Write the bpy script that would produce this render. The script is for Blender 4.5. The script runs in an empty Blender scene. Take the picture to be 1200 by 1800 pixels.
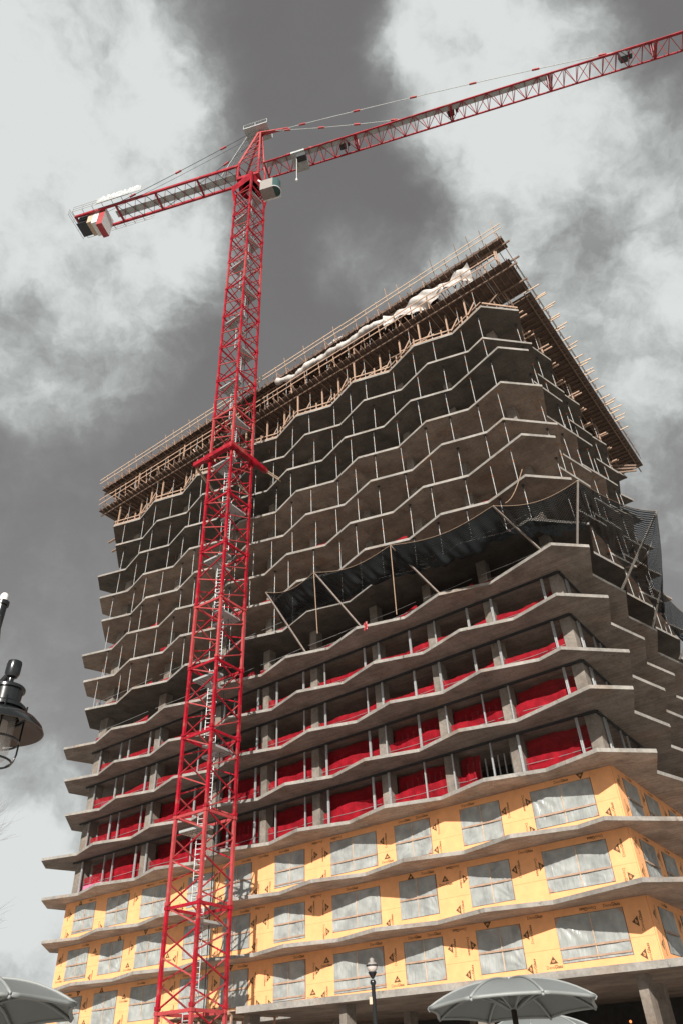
import bpy, math, random
from mathutils import Vector, Matrix
R = math.radians
scene = bpy.context.scene
col = scene.collection
rnd = random.Random(7)

# ------------------------------------------------------------------ camera
CAM = Vector((0, 0, 1.6))
FPX, ZX, ZY = 1291.21, 516.10, -711.16           # focal length in px of 1200x1800, zenith vanishing point
up = Vector((ZX - 600, ZY - 900, FPX)).normalized()
Yb = (Vector((0, 0, 1)) - up * up.z).normalized()
Xb = Yb.cross(up)
if Xb.x < 0: Xb = -Xb
right = Vector((Xb.x, Yb.x, up.x)); down = Vector((Xb.y, Yb.y, up.y)); fwd = Vector((Xb.z, Yb.z, up.z))
cam_d = bpy.data.cameras.new('camera'); cam = bpy.data.objects.new('camera', cam_d); col.objects.link(cam)
m = Matrix((( right.x, -down.x, -fwd.x), (right.y, -down.y, -fwd.y), (right.z, -down.z, -fwd.z))).to_4x4()
m.translation = CAM
cam.matrix_world = m
cam_d.sensor_fit = 'VERTICAL'; cam_d.sensor_height = 36; cam_d.lens = FPX / 1800 * 36
cam_d.clip_start = 0.05; cam_d.clip_end = 4000
scene.camera = cam

def pix(px, py):
    "world direction seen at a pixel of the 1200x1800 photograph (used to aim clouds)"
    d = right * (px - 600) + down * (py - 900) + fwd * FPX
    return d.normalized()

# ------------------------------------------------------------------ building frame
ANG = R(144.924); CO = Vector((13.283, 38.552, 8.54)); H = 3.05
DU = Vector((math.cos(ANG), math.sin(ANG), 0)); DV = Vector((-math.sin(ANG), math.cos(ANG), 0))
def W(u, v, z): return CO + DU * u + DV * v + Vector((0, 0, z))

# ------------------------------------------------------------------ view, sun, sky
vs = scene.view_settings
vs.view_transform = 'Standard'; vs.look = 'None'; vs.exposure = 0.35; vs.gamma = 1; vs.use_curve_mapping = False
sun_dir = (DU * -0.53 + DV * 1.0 + Vector((0, 0, 0.55))).normalized()
SUN_EL = math.asin(sun_dir.z); SUN_AZ = math.atan2(sun_dir.x, sun_dir.y)
sl = bpy.data.lights.new('sun', 'SUN'); sl.energy = 5.0; sl.angle = R(0.5); sl.color = (1, .93, .84)
so = bpy.data.objects.new('sun', sl); col.objects.link(so)
so.rotation_euler = sun_dir.to_track_quat('Z', 'Y').to_euler(); so.location = (0, -20, 60)

world = bpy.data.worlds.new('World'); scene.world = world; world.use_nodes = True
nt = world.node_tree; N = nt.nodes; L = nt.links; N.clear()
def nd(t, **k):
    n = N.new(t)
    for a, b in k.items(): setattr(n, a, b)
    return n
wout = nd('ShaderNodeOutputWorld'); bg = nd('ShaderNodeBackground'); L.new(bg.outputs[0], wout.inputs[0])
bg.inputs[1].default_value = 0.78
sky = nd('ShaderNodeTexSky', sky_type='NISHITA'); sky.sun_disc = False; sky.sun_elevation = SUN_EL; sky.sun_rotation = SUN_AZ
sky.air_density = 1.0; sky.dust_density = 2.0
hs = nd('ShaderNodeHueSaturation'); hs.inputs['Saturation'].default_value = 0.0; hs.inputs['Value'].default_value = 0.10
L.new(sky.outputs[0], hs.inputs['Color'])
tc = nd('ShaderNodeTexCoord')
nwarp = nd('ShaderNodeTexNoise'); nwarp.inputs['Scale'].default_value = 3.2; nwarp.inputs['Detail'].default_value = 6; nwarp.inputs['Roughness'].default_value = .62
L.new(tc.outputs['Generated'], nwarp.inputs['Vector'])
sub = nd('ShaderNodeVectorMath', operation='SUBTRACT'); sub.inputs[1].default_value = (.5, .5, .5); L.new(nwarp.outputs['Color'], sub.inputs[0])
scl = nd('ShaderNodeVectorMath', operation='SCALE'); scl.inputs['Scale'].default_value = .17; L.new(sub.outputs[0], scl.inputs[0])
adw = nd('ShaderNodeVectorMath', operation='ADD'); L.new(tc.outputs['Generated'], adw.inputs[0]); L.new(scl.outputs[0], adw.inputs[1])
nrm = nd('ShaderNodeVectorMath', operation='NORMALIZE'); L.new(adw.outputs[0], nrm.inputs[0])
# cloud masses: centre (as seen from the camera), angular radius in degrees, weight
BL = [(60, 60, 13, 1.0), (190, 180, 12, 1.0), (60, 300, 14, 1.0), (230, 420, 12, .95), (90, 560, 12, .75), (270, 590, 7, .55), (-120, 250, 18, 1.0), (330, 110, 6, .5), (190, 640, 8, .5),
      (800, 60, 8, 1.0), (900, 200, 11, 1.05), (840, 300, 7, .8), (1000, 330, 12, .95), (1150, 300, 9, .6), (1040, 520, 13, .85), (1180, 620, 13, .75), (1230, 420, 12, .55), (780, 480, 7, .42), (640, 500, 6, .42), (1190, 800, 11, .75), (900, 430, 10, .7),
      (40, 800, 13, .30), (60, 960, 13, .34), (30, 1130, 14, .36), (90, 1290, 14, .40), (1150, 950, 12, .6), (-40, 1540, 14, .95), (20, 1540, 7, 1.35), (50, 1580, 7, 1.3), (110, 1660, 6, 1.1), (40, 1700, 8, .8), (-100, 1350, 16, .5), (1350, 1000, 20, .45), (760, 20, 5, .6), (600, 1500, 12, .5), (1200, 1500, 15, .5), (900, 1850, 20, .5), (100, 1850, 20, .6)]
acc = None
for (px, py, rad, wgt) in BL:
    d = pix(px, py)
    dp = nd('ShaderNodeVectorMath', operation='DOT_PRODUCT'); dp.inputs[1].default_value = d; L.new(nrm.outputs[0], dp.inputs[0])
    mr = nd('ShaderNodeMapRange', interpolation_type='SMOOTHSTEP'); L.new(dp.outputs['Value'], mr.inputs[0])
    mr.inputs[1].default_value = math.cos(R(rad)); mr.inputs[2].default_value = math.cos(R(rad * .12)); mr.inputs[3].default_value = 0; mr.inputs[4].default_value = wgt
    if acc is None: acc = mr.outputs[0]
    else:
        mx = nd('ShaderNodeMath', operation='SMOOTH_MAX'); mx.inputs[2].default_value = .25; L.new(acc, mx.inputs[0]); L.new(mr.outputs[0], mx.inputs[1]); acc = mx.outputs[0]
# scattered clouds everywhere else
n2 = nd('ShaderNodeTexNoise'); n2.inputs['Scale'].default_value = 1.7; n2.inputs['Detail'].default_value = 5; L.new(tc.outputs['Generated'], n2.inputs['Vector'])
m2 = nd('ShaderNodeMapRange', interpolation_type='SMOOTHSTEP'); L.new(n2.outputs[0], m2.inputs[0]); m2.inputs[1].default_value = .46; m2.inputs[2].default_value = .72; m2.inputs[4].default_value = .85
vf = nd('ShaderNodeVectorMath', operation='DOT_PRODUCT'); vf.inputs[1].default_value = fwd; L.new(tc.outputs['Generated'], vf.inputs[0])
vm = nd('ShaderNodeMapRange', interpolation_type='SMOOTHSTEP'); L.new(vf.outputs['Value'], vm.inputs[0]); vm.inputs[1].default_value = .62; vm.inputs[2].default_value = .8; vm.inputs[3].default_value = 1; vm.inputs[4].default_value = 0
mm = nd('ShaderNodeMath', operation='MULTIPLY'); L.new(m2.outputs[0], mm.inputs[0]); L.new(vm.outputs[0], mm.inputs[1])
mx = nd('ShaderNodeMath', operation='SMOOTH_MAX'); mx.inputs[2].default_value = .2; L.new(acc, mx.inputs[0]); L.new(mm.outputs[0], mx.inputs[1]); acc = mx.outputs[0]
# break-up detail
n3 = nd('ShaderNodeTexNoise'); n3.inputs['Scale'].default_value = 6.5; n3.inputs['Detail'].default_value = 12; n3.inputs['Roughness'].default_value = .6; L.new(adw.outputs[0], n3.inputs['Vector'])
m3 = nd('ShaderNodeMapRange'); L.new(n3.outputs[0], m3.inputs[0]); m3.inputs[1].default_value = .3; m3.inputs[2].default_value = .7; m3.inputs[3].default_value = -.38; m3.inputs[4].default_value = .30
gate = nd('ShaderNodeMapRange'); L.new(acc, gate.inputs[0]); gate.inputs[1].default_value = .06; gate.inputs[2].default_value = .5
gm = nd('ShaderNodeMath', operation='MULTIPLY'); L.new(m3.outputs[0], gm.inputs[0]); L.new(gate.outputs[0], gm.inputs[1])
ad = nd('ShaderNodeMath', operation='ADD'); L.new(acc, ad.inputs[0]); L.new(gm.outputs[0], ad.inputs[1])
cl = nd('ShaderNodeMapRange', interpolation_type='SMOOTHSTEP'); L.new(ad.outputs[0], cl.inputs[0]); cl.inputs[1].default_value = .02; cl.inputs[2].default_value = 1.03
cr = nd('ShaderNodeValToRGB'); L.new(cl.outputs[0], cr.inputs[0])
e = cr.color_ramp.elements; e[0].position = 0; e[0].color = (.24, .238, .24, 1); e[1].position = 1; e[1].color = (.72, .75, .742, 1)
k_ = cr.color_ramp.elements.new(.5); k_.color = (.36, .372, .37, 1); k_ = cr.color_ramp.elements.new(.78); k_.color = (.52, .555, .545, 1)
skc = nd('ShaderNodeMix', data_type='RGBA', blend_type='MIX'); skc.inputs[0].default_value = .55
skc.inputs[7].default_value = (.172, .162, .163, 1); L.new(hs.outputs[0], skc.inputs[6])
mixc = nd('ShaderNodeMix', data_type='RGBA', blend_type='MIX'); L.new(cl.outputs[0], mixc.inputs[0]); L.new(skc.outputs[2], mixc.inputs[6]); L.new(cr.outputs[0], mixc.inputs[7])
L.new(mixc.outputs[2], bg.inputs[0])

# ------------------------------------------------------------------ materials
def mat(name, color, rough=.7, metal=0, var=.12, nscale=3.0, bump=.0, bscale=30, alpha=1, trans=0, emit=None, spec=.5):
    mt = bpy.data.materials.new(name); mt.use_nodes = True
    n = mt.node_tree.nodes; l = mt.node_tree.links; b = n['Principled BSDF']
    b.inputs['Roughness'].default_value = rough; b.inputs['Metallic'].default_value = metal; b.inputs['Specular IOR Level'].default_value = spec
    if alpha < 1: b.inputs['Alpha'].default_value = alpha
    t = n.new('ShaderNodeTexCoord'); no = n.new('ShaderNodeTexNoise'); no.inputs['Scale'].default_value = nscale; no.inputs['Detail'].default_value = 6; no.inputs['Roughness'].default_value = .65
    l.new(t.outputs['Object'], no.inputs['Vector'])
    mr = n.new('ShaderNodeMapRange'); l.new(no.outputs[0], mr.inputs[0]); mr.inputs[1].default_value = .3; mr.inputs[2].default_value = .7; mr.inputs[3].default_value = 1 - var; mr.inputs[4].default_value = 1 + var
    mu = n.new('ShaderNodeVectorMath'); mu.operation = 'SCALE'; mu.inputs[0].default_value = color; l.new(mr.outputs[0], mu.inputs['Scale']); l.new(mu.outputs[0], b.inputs['Base Color'])
    if bump:
        nb = n.new('ShaderNodeTexNoise'); nb.inputs['Scale'].default_value = bscale; nb.inputs['Detail'].default_value = 5; l.new(t.outputs['Object'], nb.inputs['Vector'])
        bp = n.new('ShaderNodeBump'); bp.inputs['Strength'].default_value = bump; bp.inputs['Distance'].default_value = .02; l.new(nb.outputs[0], bp.inputs['Height']); l.new(bp.outputs[0], b.inputs['Normal'])
    if emit: b.inputs['Emission Color'].default_value = (*emit[:3], 1); b.inputs['Emission Strength'].default_value = emit[3]
    return mt
def concrete(name, color, joints=False, stain=(.55, .45, .38), sheet=(2.44, 1.22)):
    mt = bpy.data.materials.new(name); mt.use_nodes = True
    n = mt.node_tree.nodes; l = mt.node_tree.links; b = n['Principled BSDF']; b.inputs['Roughness'].default_value = .85; b.inputs['Specular IOR Level'].default_value = .25
    t = n.new('ShaderNodeTexCoord')
    def noise(s, d=7, r=.62):
        k = n.new('ShaderNodeTexNoise'); k.inputs['Scale'].default_value = s; k.inputs['Detail'].default_value = d; k.inputs['Roughness'].default_value = r; l.new(t.outputs['Object'], k.inputs['Vector']); return k.outputs[0]
    def rng(x, a, bb, c, d):
        k = n.new('ShaderNodeMapRange'); l.new(x, k.inputs[0])
        for i, q in enumerate((a, bb, c, d)): k.inputs[i + 1].default_value = q
        return k.outputs[0]
    def mul(a, bb):
        k = n.new('ShaderNodeMath'); k.operation = 'MULTIPLY'; l.new(a, k.inputs[0]); l.new(bb, k.inputs[1]); return k.outputs[0]
    f = mul(rng(noise(.7), .3, .7, .66, 1.26), rng(noise(6), .3, .7, .80, 1.14))
    h = noise(40, 3)
    if joints:
        br = n.new('ShaderNodeTexBrick'); br.inputs['Scale'].default_value = 1; br.inputs['Mortar Size'].default_value = .012; br.inputs['Brick Width'].default_value = sheet[0]; br.inputs['Row Height'].default_value = sheet[1]
        br.inputs['Color1'].default_value = (.82, .82, .82, 1); br.inputs['Color2'].default_value = (1.05, 1.05, 1.05, 1); br.inputs['Mortar'].default_value = (.55, .55, .55, 1); br.inputs['Mortar Smooth'].default_value = .3
        l.new(t.outputs['Object'], br.inputs['Vector'])
        sx = n.new('ShaderNodeSeparateColor'); l.new(br.outputs['Color'], sx.inputs[0]); f = mul(f, sx.outputs[0])
    dk = rng(noise(1.9, 8, .7), .60, .70, 1, .50)
    f = mul(f, dk)
    mu = n.new('ShaderNodeVectorMath'); mu.operation = 'SCALE'; mu.inputs[0].default_value = color; l.new(f, mu.inputs['Scale'])
    mx = n.new('ShaderNodeMix'); mx.data_type = 'RGBA'; mx.blend_type = 'MULTIPLY'; l.new(rng(noise(.45, 4), .52, .66, 0, .55), mx.inputs[0]); l.new(mu.outputs[0], mx.inputs[6]); mx.inputs[7].default_value = (*[min(1, q * 1.7) for q in stain], 1)
    l.new(mx.outputs[2], b.inputs['Base Color'])
    bp = n.new('ShaderNodeBump'); bp.inputs['Strength'].default_value = .35; bp.inputs['Distance'].default_value = .01; l.new(h, bp.inputs['Height']); l.new(bp.outputs[0], b.inputs['Normal'])
    return mt
M = {}
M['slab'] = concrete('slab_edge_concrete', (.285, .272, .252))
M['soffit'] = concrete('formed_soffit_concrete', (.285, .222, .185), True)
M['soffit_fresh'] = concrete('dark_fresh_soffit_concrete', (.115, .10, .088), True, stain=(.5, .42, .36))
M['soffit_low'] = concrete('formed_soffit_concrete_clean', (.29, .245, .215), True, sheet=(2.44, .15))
M['soffit_lit'] = concrete('bounce_lit_soffit_concrete', (.50, .41, .35), True, sheet=(2.44, .15))  # paler: bounce light from walls and ground is put into the colour
M['column'] = concrete('column_concrete', (.225, .20, .175))
M['ply'] = mat('brown_plywood', (.105, .070, .054), .8, var=.45, nscale=1.5, bump=.2)
M['timber'] = mat('sawn_timber', (.38, .255, .185), .75, var=.25, nscale=4, bump=.2)
M['timber_pale'] = mat('pale_timber', (.50, .38, .28), .75, var=.22, nscale=4)
M['timber_pink'] = mat('pinkish_board', (.40, .27, .22), .8, var=.15)
M['pole_pale'] = mat('pale_grey_pole', (.36, .33, .30), .7, var=.15)
M['timber_grey'] = mat('greyed_timber', (.235, .195, .172), .8, var=.2, nscale=4)
M['timber_dark'] = mat('weathered_timber', (.17, .115, .085), .8, var=.35, nscale=4)
M['steel_prop'] = mat('dull_prop_steel', (.33, .34, .345), .6, .25, var=.3, nscale=3)
M['steel'] = mat('galvanised_steel', (.46, .48, .49), .42, .5, var=.15, nscale=8)
M['steel_dark'] = mat('dark_steel', (.06, .065, .07), .5, .6, var=.2)
M['rust'] = mat('rusty_collar', (.32, .14, .07), .8, var=.3, nscale=20)
M['red'] = mat('red_crane_paint', (.30, .004, .016), .42, var=.45, nscale=1.3, spec=.5)
M['red_pink'] = mat('faded_and_lit_red_paint', (.38, .050, .055), .5, var=.25, nscale=1.8)  # faded paint, also the painted-in sunlit tone of lattice braces
M['cream'] = mat('cream_cab_paint', (.27, .255, .24), .5, var=.1)
for nm_ in ('red', 'red_pink'):
    n = M[nm_].node_tree.nodes; l = M[nm_].node_tree.links; b = n['Principled BSDF']; src = b.inputs['Base Color'].links[0].from_socket
    t = n.new('ShaderNodeTexCoord'); no = n.new('ShaderNodeTexNoise'); no.inputs['Scale'].default_value = .8; no.inputs['Detail'].default_value = 8; no.inputs['Roughness'].default_value = .7; l.new(t.outputs['Object'], no.inputs['Vector'])
    mr = n.new('ShaderNodeMapRange'); l.new(no.outputs[0], mr.inputs[0]); mr.inputs[1].default_value = .52; mr.inputs[2].default_value = .66; mr.inputs[4].default_value = .75
    mx = n.new('ShaderNodeMix'); mx.data_type = 'RGBA'; l.new(mr.outputs[0], mx.inputs[0]); l.new(src, mx.inputs[6]); mx.inputs[7].default_value = (.34, .105, .09, 1); l.new(mx.outputs[2], b.inputs['Base Color'])
M['white'] = mat('white_paint', (.74, .75, .74), .5, var=.08)
M['grey'] = mat('grey_paint', (.42, .45, .45), .5, .3, var=.12)
M['cable'] = mat('steel_cable', (.10, .10, .10), .5, .5)
M['rope'] = mat('manila_rope', (.34, .24, .17), .9, var=.2, nscale=20)
M['glass'] = mat('cab_glass', (.05, .10, .10), .08, 0, spec=.8)
M['tarp'] = mat('white_tarpaulin', (.52, .50, .48), .6, var=.3, nscale=2, bump=.4, bscale=4)
M['yellow'] = mat('gold_glass_mat_sheathing', (.86, .425, .19), .8, var=.09, nscale=1.6, bump=.08, bscale=60)
M['print'] = mat('black_print_on_sheathing', (.11, .06, .025), .8, var=.35, nscale=14)
M['print_thin'] = mat('thin_brown_print', (.30, .15, .04), .8, var=.3, nscale=14)
M['dark'] = mat('interior_shade_black', (.035, .033, .032), .9, var=.3)  # near-black standing in for the shade inside the storeys
M['asphalt'] = mat('asphalt', (.055, .055, .056), .9, var=.2, nscale=.6, bump=.3)
M['paving'] = mat('concrete_paving', (.36, .34, .31), .85, var=.15, nscale=.8, bump=.2)
M['umbrella'] = mat('grey_canopy_fabric', (.185, .203, .206), .75, var=.05, nscale=3, bump=.15, bscale=90)
M['umbrella_rim'] = mat('canopy_frame_paint', (.25, .27, .27), .5, var=.05)
M['lamp_black'] = mat('glossy_black_paint', (.016, .019, .021), .22, .2, spec=.8)
M['shade_lining'] = mat('brown_shade_lining', (.14, .105, .09), .35, .3, var=.1)
M['brown_metal'] = mat('bronze_pole', (.10, .075, .06), .4, .6)
M['bark'] = mat('bare_bark', (.12, .10, .095), .9, var=.3)
M['bulb'] = mat('orange_bulb', (.8, .3, .1), .4, emit=(1, .30, .10, 1.2))
M['pink'] = mat('pink_board', (.62, .17, .30), .7)
def glassy(name, color, alpha, rough, weight=.5):
    mt = bpy.data.materials.new(name); mt.use_nodes = True
    n = mt.node_tree.nodes; l = mt.node_tree.links; b = n['Principled BSDF']; b.inputs['Base Color'].default_value = (*color, 1); b.inputs['Roughness'].default_value = rough; b.inputs['Alpha'].default_value = alpha
    return mt
M['lampglass'] = glassy('clear_lamp_glass', (.75, .72, .70), .32, .05)
M['globe'] = glassy('frosted_globe', (.62, .56, .52), .92, .3)
# plastic film with creases
mt = bpy.data.materials.new('translucent_plastic_film'); mt.use_nodes = True; n = mt.node_tree.nodes; l = mt.node_tree.links; b = n['Principled BSDF']
b.inputs['Roughness'].default_value = .28; b.inputs['Alpha'].default_value = .86; b.inputs['Specular IOR Level'].default_value = .6
t = n.new('ShaderNodeTexCoord'); no = n.new('ShaderNodeTexNoise'); no.inputs['Scale'].default_value = 1.4; no.inputs['Detail'].default_value = 5
oi = n.new('ShaderNodeObjectInfo'); av = n.new('ShaderNodeVectorMath'); av.operation = 'ADD'; l.new(t.outputs['Object'], av.inputs[0]); l.new(oi.outputs['Location'], av.inputs[1])
l.new(av.outputs[0], no.inputs['Vector'])
crp = n.new('ShaderNodeValToRGB'); l.new(no.outputs[0], crp.inputs[0]); crp.color_ramp.elements[0].position = .35; crp.color_ramp.elements[0].color = (.29, .31, .305, 1); crp.color_ramp.elements[1].position = .7; crp.color_ramp.elements[1].color = (.47, .50, .49, 1)
l.new(crp.outputs[0], b.inputs['Base Color'])
wv = n.new('ShaderNodeTexNoise'); wv.inputs['Scale'].default_value = 2.4; wv.inputs['Detail'].default_value = 3; mp = n.new('ShaderNodeMapping'); mp.inputs['Scale'].default_value = (2.6, 1, .55); mp.inputs['Rotation'].default_value = (0, .35, 0)
l.new(av.outputs[0], mp.inputs['Vector']); l.new(mp.outputs[0], wv.inputs['Vector'])
bp = n.new('ShaderNodeBump'); bp.inputs['Strength'].default_value = .8; bp.inputs['Distance'].default_value = .06; l.new(wv.outputs[0], bp.inputs['Height']); l.new(bp.outputs[0], b.inputs['Normal'])
M['film'] = mt
# netting: woven cloth with real holes in the weave
def netmat(name, color, period, keep, rough=.8, var=.3, gloss=.3):
    mt = bpy.data.materials.new(name); mt.use_nodes = True; n = mt.node_tree.nodes; l = mt.node_tree.links; b = n['Principled BSDF']
    b.inputs['Roughness'].default_value = rough; b.inputs['Specular IOR Level'].default_value = gloss
    t = n.new('ShaderNodeTexCoord'); no = n.new('ShaderNodeTexNoise'); no.inputs['Scale'].default_value = 1.6; no.inputs['Detail'].default_value = 5; l.new(t.outputs['Object'], no.inputs['Vector'])
    mr = n.new('ShaderNodeMapRange'); l.new(no.outputs[0], mr.inputs[0]); mr.inputs[1].default_value = .3; mr.inputs[2].default_value = .7; mr.inputs[3].default_value = 1 - var; mr.inputs[4].default_value = 1 + var
    mu = n.new('ShaderNodeVectorMath'); mu.operation = 'SCALE'; mu.inputs[0].default_value = color; l.new(mr.outputs[0], mu.inputs['Scale']); l.new(mu.outputs[0], b.inputs['Base Color'])
    out = n['Material Output']; tr = n.new('ShaderNodeBsdfTransparent'); ms = n.new('ShaderNodeMixShader'); tl = n.new('ShaderNodeBsdfTranslucent'); m2_ = n.new('ShaderNodeMixShader'); m2_.inputs[0].default_value = .25
    l.new(mu.outputs[0], tl.inputs['Color']); l.new(b.outputs[0], m2_.inputs[1]); l.new(tl.outputs[0], m2_.inputs[2])
    ch = n.new('ShaderNodeTexBrick'); ch.offset = 0; ch.inputs['Scale'].default_value = 1; ch.inputs['Brick Width'].default_value = period; ch.inputs['Row Height'].default_value = period; ch.inputs['Mortar Size'].default_value = period * keep
    ch.inputs['Color1'].default_value = (0, 0, 0, 1); ch.inputs['Color2'].default_value = (0, 0, 0, 1); ch.inputs['Mortar'].default_value = (1, 1, 1, 1)
    uv = n.new('ShaderNodeUVMap'); l.new(uv.outputs[0], ch.inputs['Vector'])
    l.new(ch.outputs['Color'], ms.inputs[0]); l.new(tr.outputs[0], ms.inputs[1]); l.new(m2_.outputs[0], ms.inputs[2]); l.new(ms.outputs[0], out.inputs[0])
    return mt
M['rednet'] = netmat('red_safety_netting', (.36, .006, .018), .05, .30, var=.4)
M['rednet_thin'] = netmat('sheer_red_netting', (.33, .006, .016), .05, .25, var=.4)
M['greennet_side'] = netmat('loose_green_debris_netting', (.012, .016, .018), .09, .27, .6, .3)
M['greennet'] = netmat('dark_green_debris_netting', (.010, .0135, .015), .09, .40, .6, .3)

# ------------------------------------------------------------------ mesh builder
class MB:
    def __init__(s): s.v = []; s.f = []; s.m = []; s.uv = None
    def add(s, vs_, fs, mi=0):
        o = len(s.v); s.v += [tuple(q) for q in vs_]; s.f += [tuple(i + o for i in f) for f in fs]; s.m += [mi] * len(fs); return s
    def box(s, a, b, mi=0):
        x0, y0, z0 = a; x1, y1, z1 = b
        return s.add([(x0, y0, z0), (x1, y0, z0), (x1, y1, z0), (x0, y1, z0), (x0, y0, z1), (x1, y0, z1), (x1, y1, z1), (x0, y1, z1)],
                     [(0, 3, 2, 1), (4, 5, 6, 7), (0, 1, 5, 4), (1, 2, 6, 5), (2, 3, 7, 6), (3, 0, 4, 7)], mi)
    def bar(s, p, q, w, h=None, mi=0, upv=(0, 0, 1)):
        p = Vector(p); q = Vector(q); h = h or w; d = (q - p).normalized(); u_ = Vector(upv)
        if abs(d.dot(u_)) > .98: u_ = Vector((1, 0, 0))
        sx = d.cross(u_).normalized(); sy = sx.cross(d)
        c = [(-1, -1), (1, -1), (1, 1), (-1, 1)]
        vv = [e_ + sx * (i * w / 2) + sy * (j * h / 2) for e_ in (p, q) for i, j in c]
        return s.add(vv, [(3, 2, 1, 0), (4, 5, 6, 7), (0, 1, 5, 4), (1, 2, 6, 5), (2, 3, 7, 6), (3, 0, 4, 7)], mi)
    def tube(s, pts, r, n=6, mi=0, cap=True):
        pts = [Vector(p) for p in pts]; rs = r if isinstance(r, (list, tuple)) else [r] * len(pts)
        vv = []; prev = None
        for i, p in enumerate(pts):
            d = (pts[min(i + 1, len(pts) - 1)] - pts[max(i - 1, 0)]).normalized()
            a = prev if prev is not None else (Vector((0, 0, 1)) if abs(d.z) < .9 else Vector((1, 0, 0)))
            sx = d.cross(a)
            if sx.length < 1e-4: sx = d.cross(Vector((0, 1, 0)))
            sx.normalize(); sy = sx.cross(d).normalized(); prev = sy
            for k in range(n):
                t_ = 2 * math.pi * k / n; vv.append(p + sx * math.cos(t_) * rs[i] + sy * math.sin(t_) * rs[i])
        ff = [(i * n + k, i * n + (k + 1) % n, (i + 1) * n + (k + 1) % n, (i + 1) * n + k) for i in range(len(pts) - 1) for k in range(n)]
        if cap: ff += [tuple(range(n))[::-1], tuple((len(pts) - 1) * n + k for k in range(n))]
        return s.add(vv, ff, mi)
    def prism(s, poly, z0, z1, mi=0, mtop=None, mbot=None):
        n = len(poly); s.add([(x, y, z0) for x, y in poly] + [(x, y, z1) for x, y in poly], [(i, (i + 1) % n, n + (i + 1) % n, n + i) for i in range(n)], mi)
        o = len(s.v) - 2 * n
        s.f += [tuple(o + i for i in reversed(range(n))), tuple(o + n + i for i in range(n))]; s.m += [mi if mbot is None else mbot, mi if mtop is None else mtop]; return s
    def lathe(s, prof, n=24, c=(0, 0, 0), mi=0):
        vv = []; ff = []; last = None; row = -1
        def ring(r_, z_):
            for k in range(n):
                t_ = 2 * math.pi * k / n; vv.append((c[0] + r_ * math.cos(t_), c[1] + r_ * math.sin(t_), c[2] + z_))
            return len(vv) // n - 1
        for (r0, z0), (r1, z1) in zip(prof, prof[1:]):
            a = math.atan2(z1 - z0, r1 - r0)
            if last is None or abs((a - last + math.pi) % (2 * math.pi) - math.pi) > .6: row = ring(r0, z0)   # a corner keeps its own edge
            nr = ring(r1, z1); ff += [(row * n + k, row * n + (k + 1) % n, nr * n + (k + 1) % n, nr * n + k) for k in range(n)]; row = nr; last = a
        return s.add(vv, ff, mi)
    def grid(s, fn, nx, ny, mi=0, su=1, sv=1):
        "surface fn(i/nx, j/ny) with uv scaled to metres"
        o = len(s.v); s.v += [tuple(fn(i / nx, j / ny)) for j in range(ny + 1) for i in range(nx + 1)]
        if s.uv is None: s.uv = {}
        for j in range(ny + 1):
            for i in range(nx + 1): s.uv[o + j * (nx + 1) + i] = (i / nx * su, j / ny * sv)
        s.f += [(o + j * (nx + 1) + i, o + j * (nx + 1) + i + 1, o + (j + 1) * (nx + 1) + i + 1, o + (j + 1) * (nx + 1) + i) for j in range(ny) for i in range(nx)]
        s.m += [mi] * (nx * ny); return s
    def mesh(s, name, mats, smooth=False):
        me = bpy.data.meshes.new(name); me.from_pydata(s.v, [], s.f)
        for mm_ in (mats if isinstance(mats, (list, tuple)) else [mats]): me.materials.append(M[mm_])
        if any(s.m): me.polygons.foreach_set('material_index', s.m)
        if s.uv:
            ul = me.uv_layers.new(name='UVMap')
            for lp in me.loops: ul.data[lp.index].uv = s.uv.get(lp.vertex_index, (0, 0))
        if smooth: me.polygons.foreach_set('use_smooth', [True] * len(me.polygons))
        me.update(); return me
def tag(o, label=None, cat=None, group=None, kind=None):
    assert not label or 4 <= len(label.split()) <= 16, label
    for k, v_ in (('label', label), ('category', cat), ('group', group), ('kind', kind)):
        if v_: o[k] = v_
    return o
def ob(name, me, parent=None, loc=(0, 0, 0), rot=None):
    if isinstance(me, tuple): me = me[0].mesh(name, me[1], *me[2:])
    o = bpy.data.objects.new(name, me); col.objects.link(o); o.location = loc
    if rot is not None: o.rotation_euler = rot
    if parent: o.parent = parent
    return o
def thing(name, label, cat, loc=(0, 0, 0), rz=0, group=None):
    return tag(ob(name, None, None, loc, (0, 0, rz)), label, cat, group)
def bthing(name, me, label, cat, p, group=None):
    "a top-level mesh standing at (u, v, z) of the building frame"
    o = ob(name, me, None, W(*p), (0, 0, ANG)); return tag(o, label, cat, group)
ORD = ['first', 'second', 'third', 'fourth', 'fifth', 'sixth', 'seventh', 'eighth', 'ninth', 'tenth', 'eleventh', 'twelfth', 'thirteenth', 'fourteenth', 'fifteenth', 'sixteenth', 'seventeenth', 'eighteenth', 'nineteenth', 'twentieth', 'twenty-first', 'twenty-second', 'twenty-third', 'twenty-fourth', 'twenty-fifth', 'twenty-sixth', 'twenty-seventh', 'twenty-eighth', 'twenty-ninth', 'thirtieth', 'thirty-first', 'thirty-second']

# ------------------------------------------------------------------ setting
g = MB(); g.box((-900, -900, -.3), (900, 900, 0)); tag(ob('ground', (g, 'paving')), kind='structure')
rd = MB(); rd.box((-400, 24.5, -.2), (400, 31.5, .004)); tag(ob('road', (rd, 'asphalt'), None, (0, 0, 0), (0, 0, R(-8))), kind='structure')
kb = MB(); kb.box((-400, 31.5, 0), (400, 31.75, .13)); kb.box((-400, 24.25, 0), (400, 24.5, .13)); tag(ob('kerb', (kb, 'paving'), None, (0, 0, 0), (0, 0, R(-8))), kind='structure')

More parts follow.
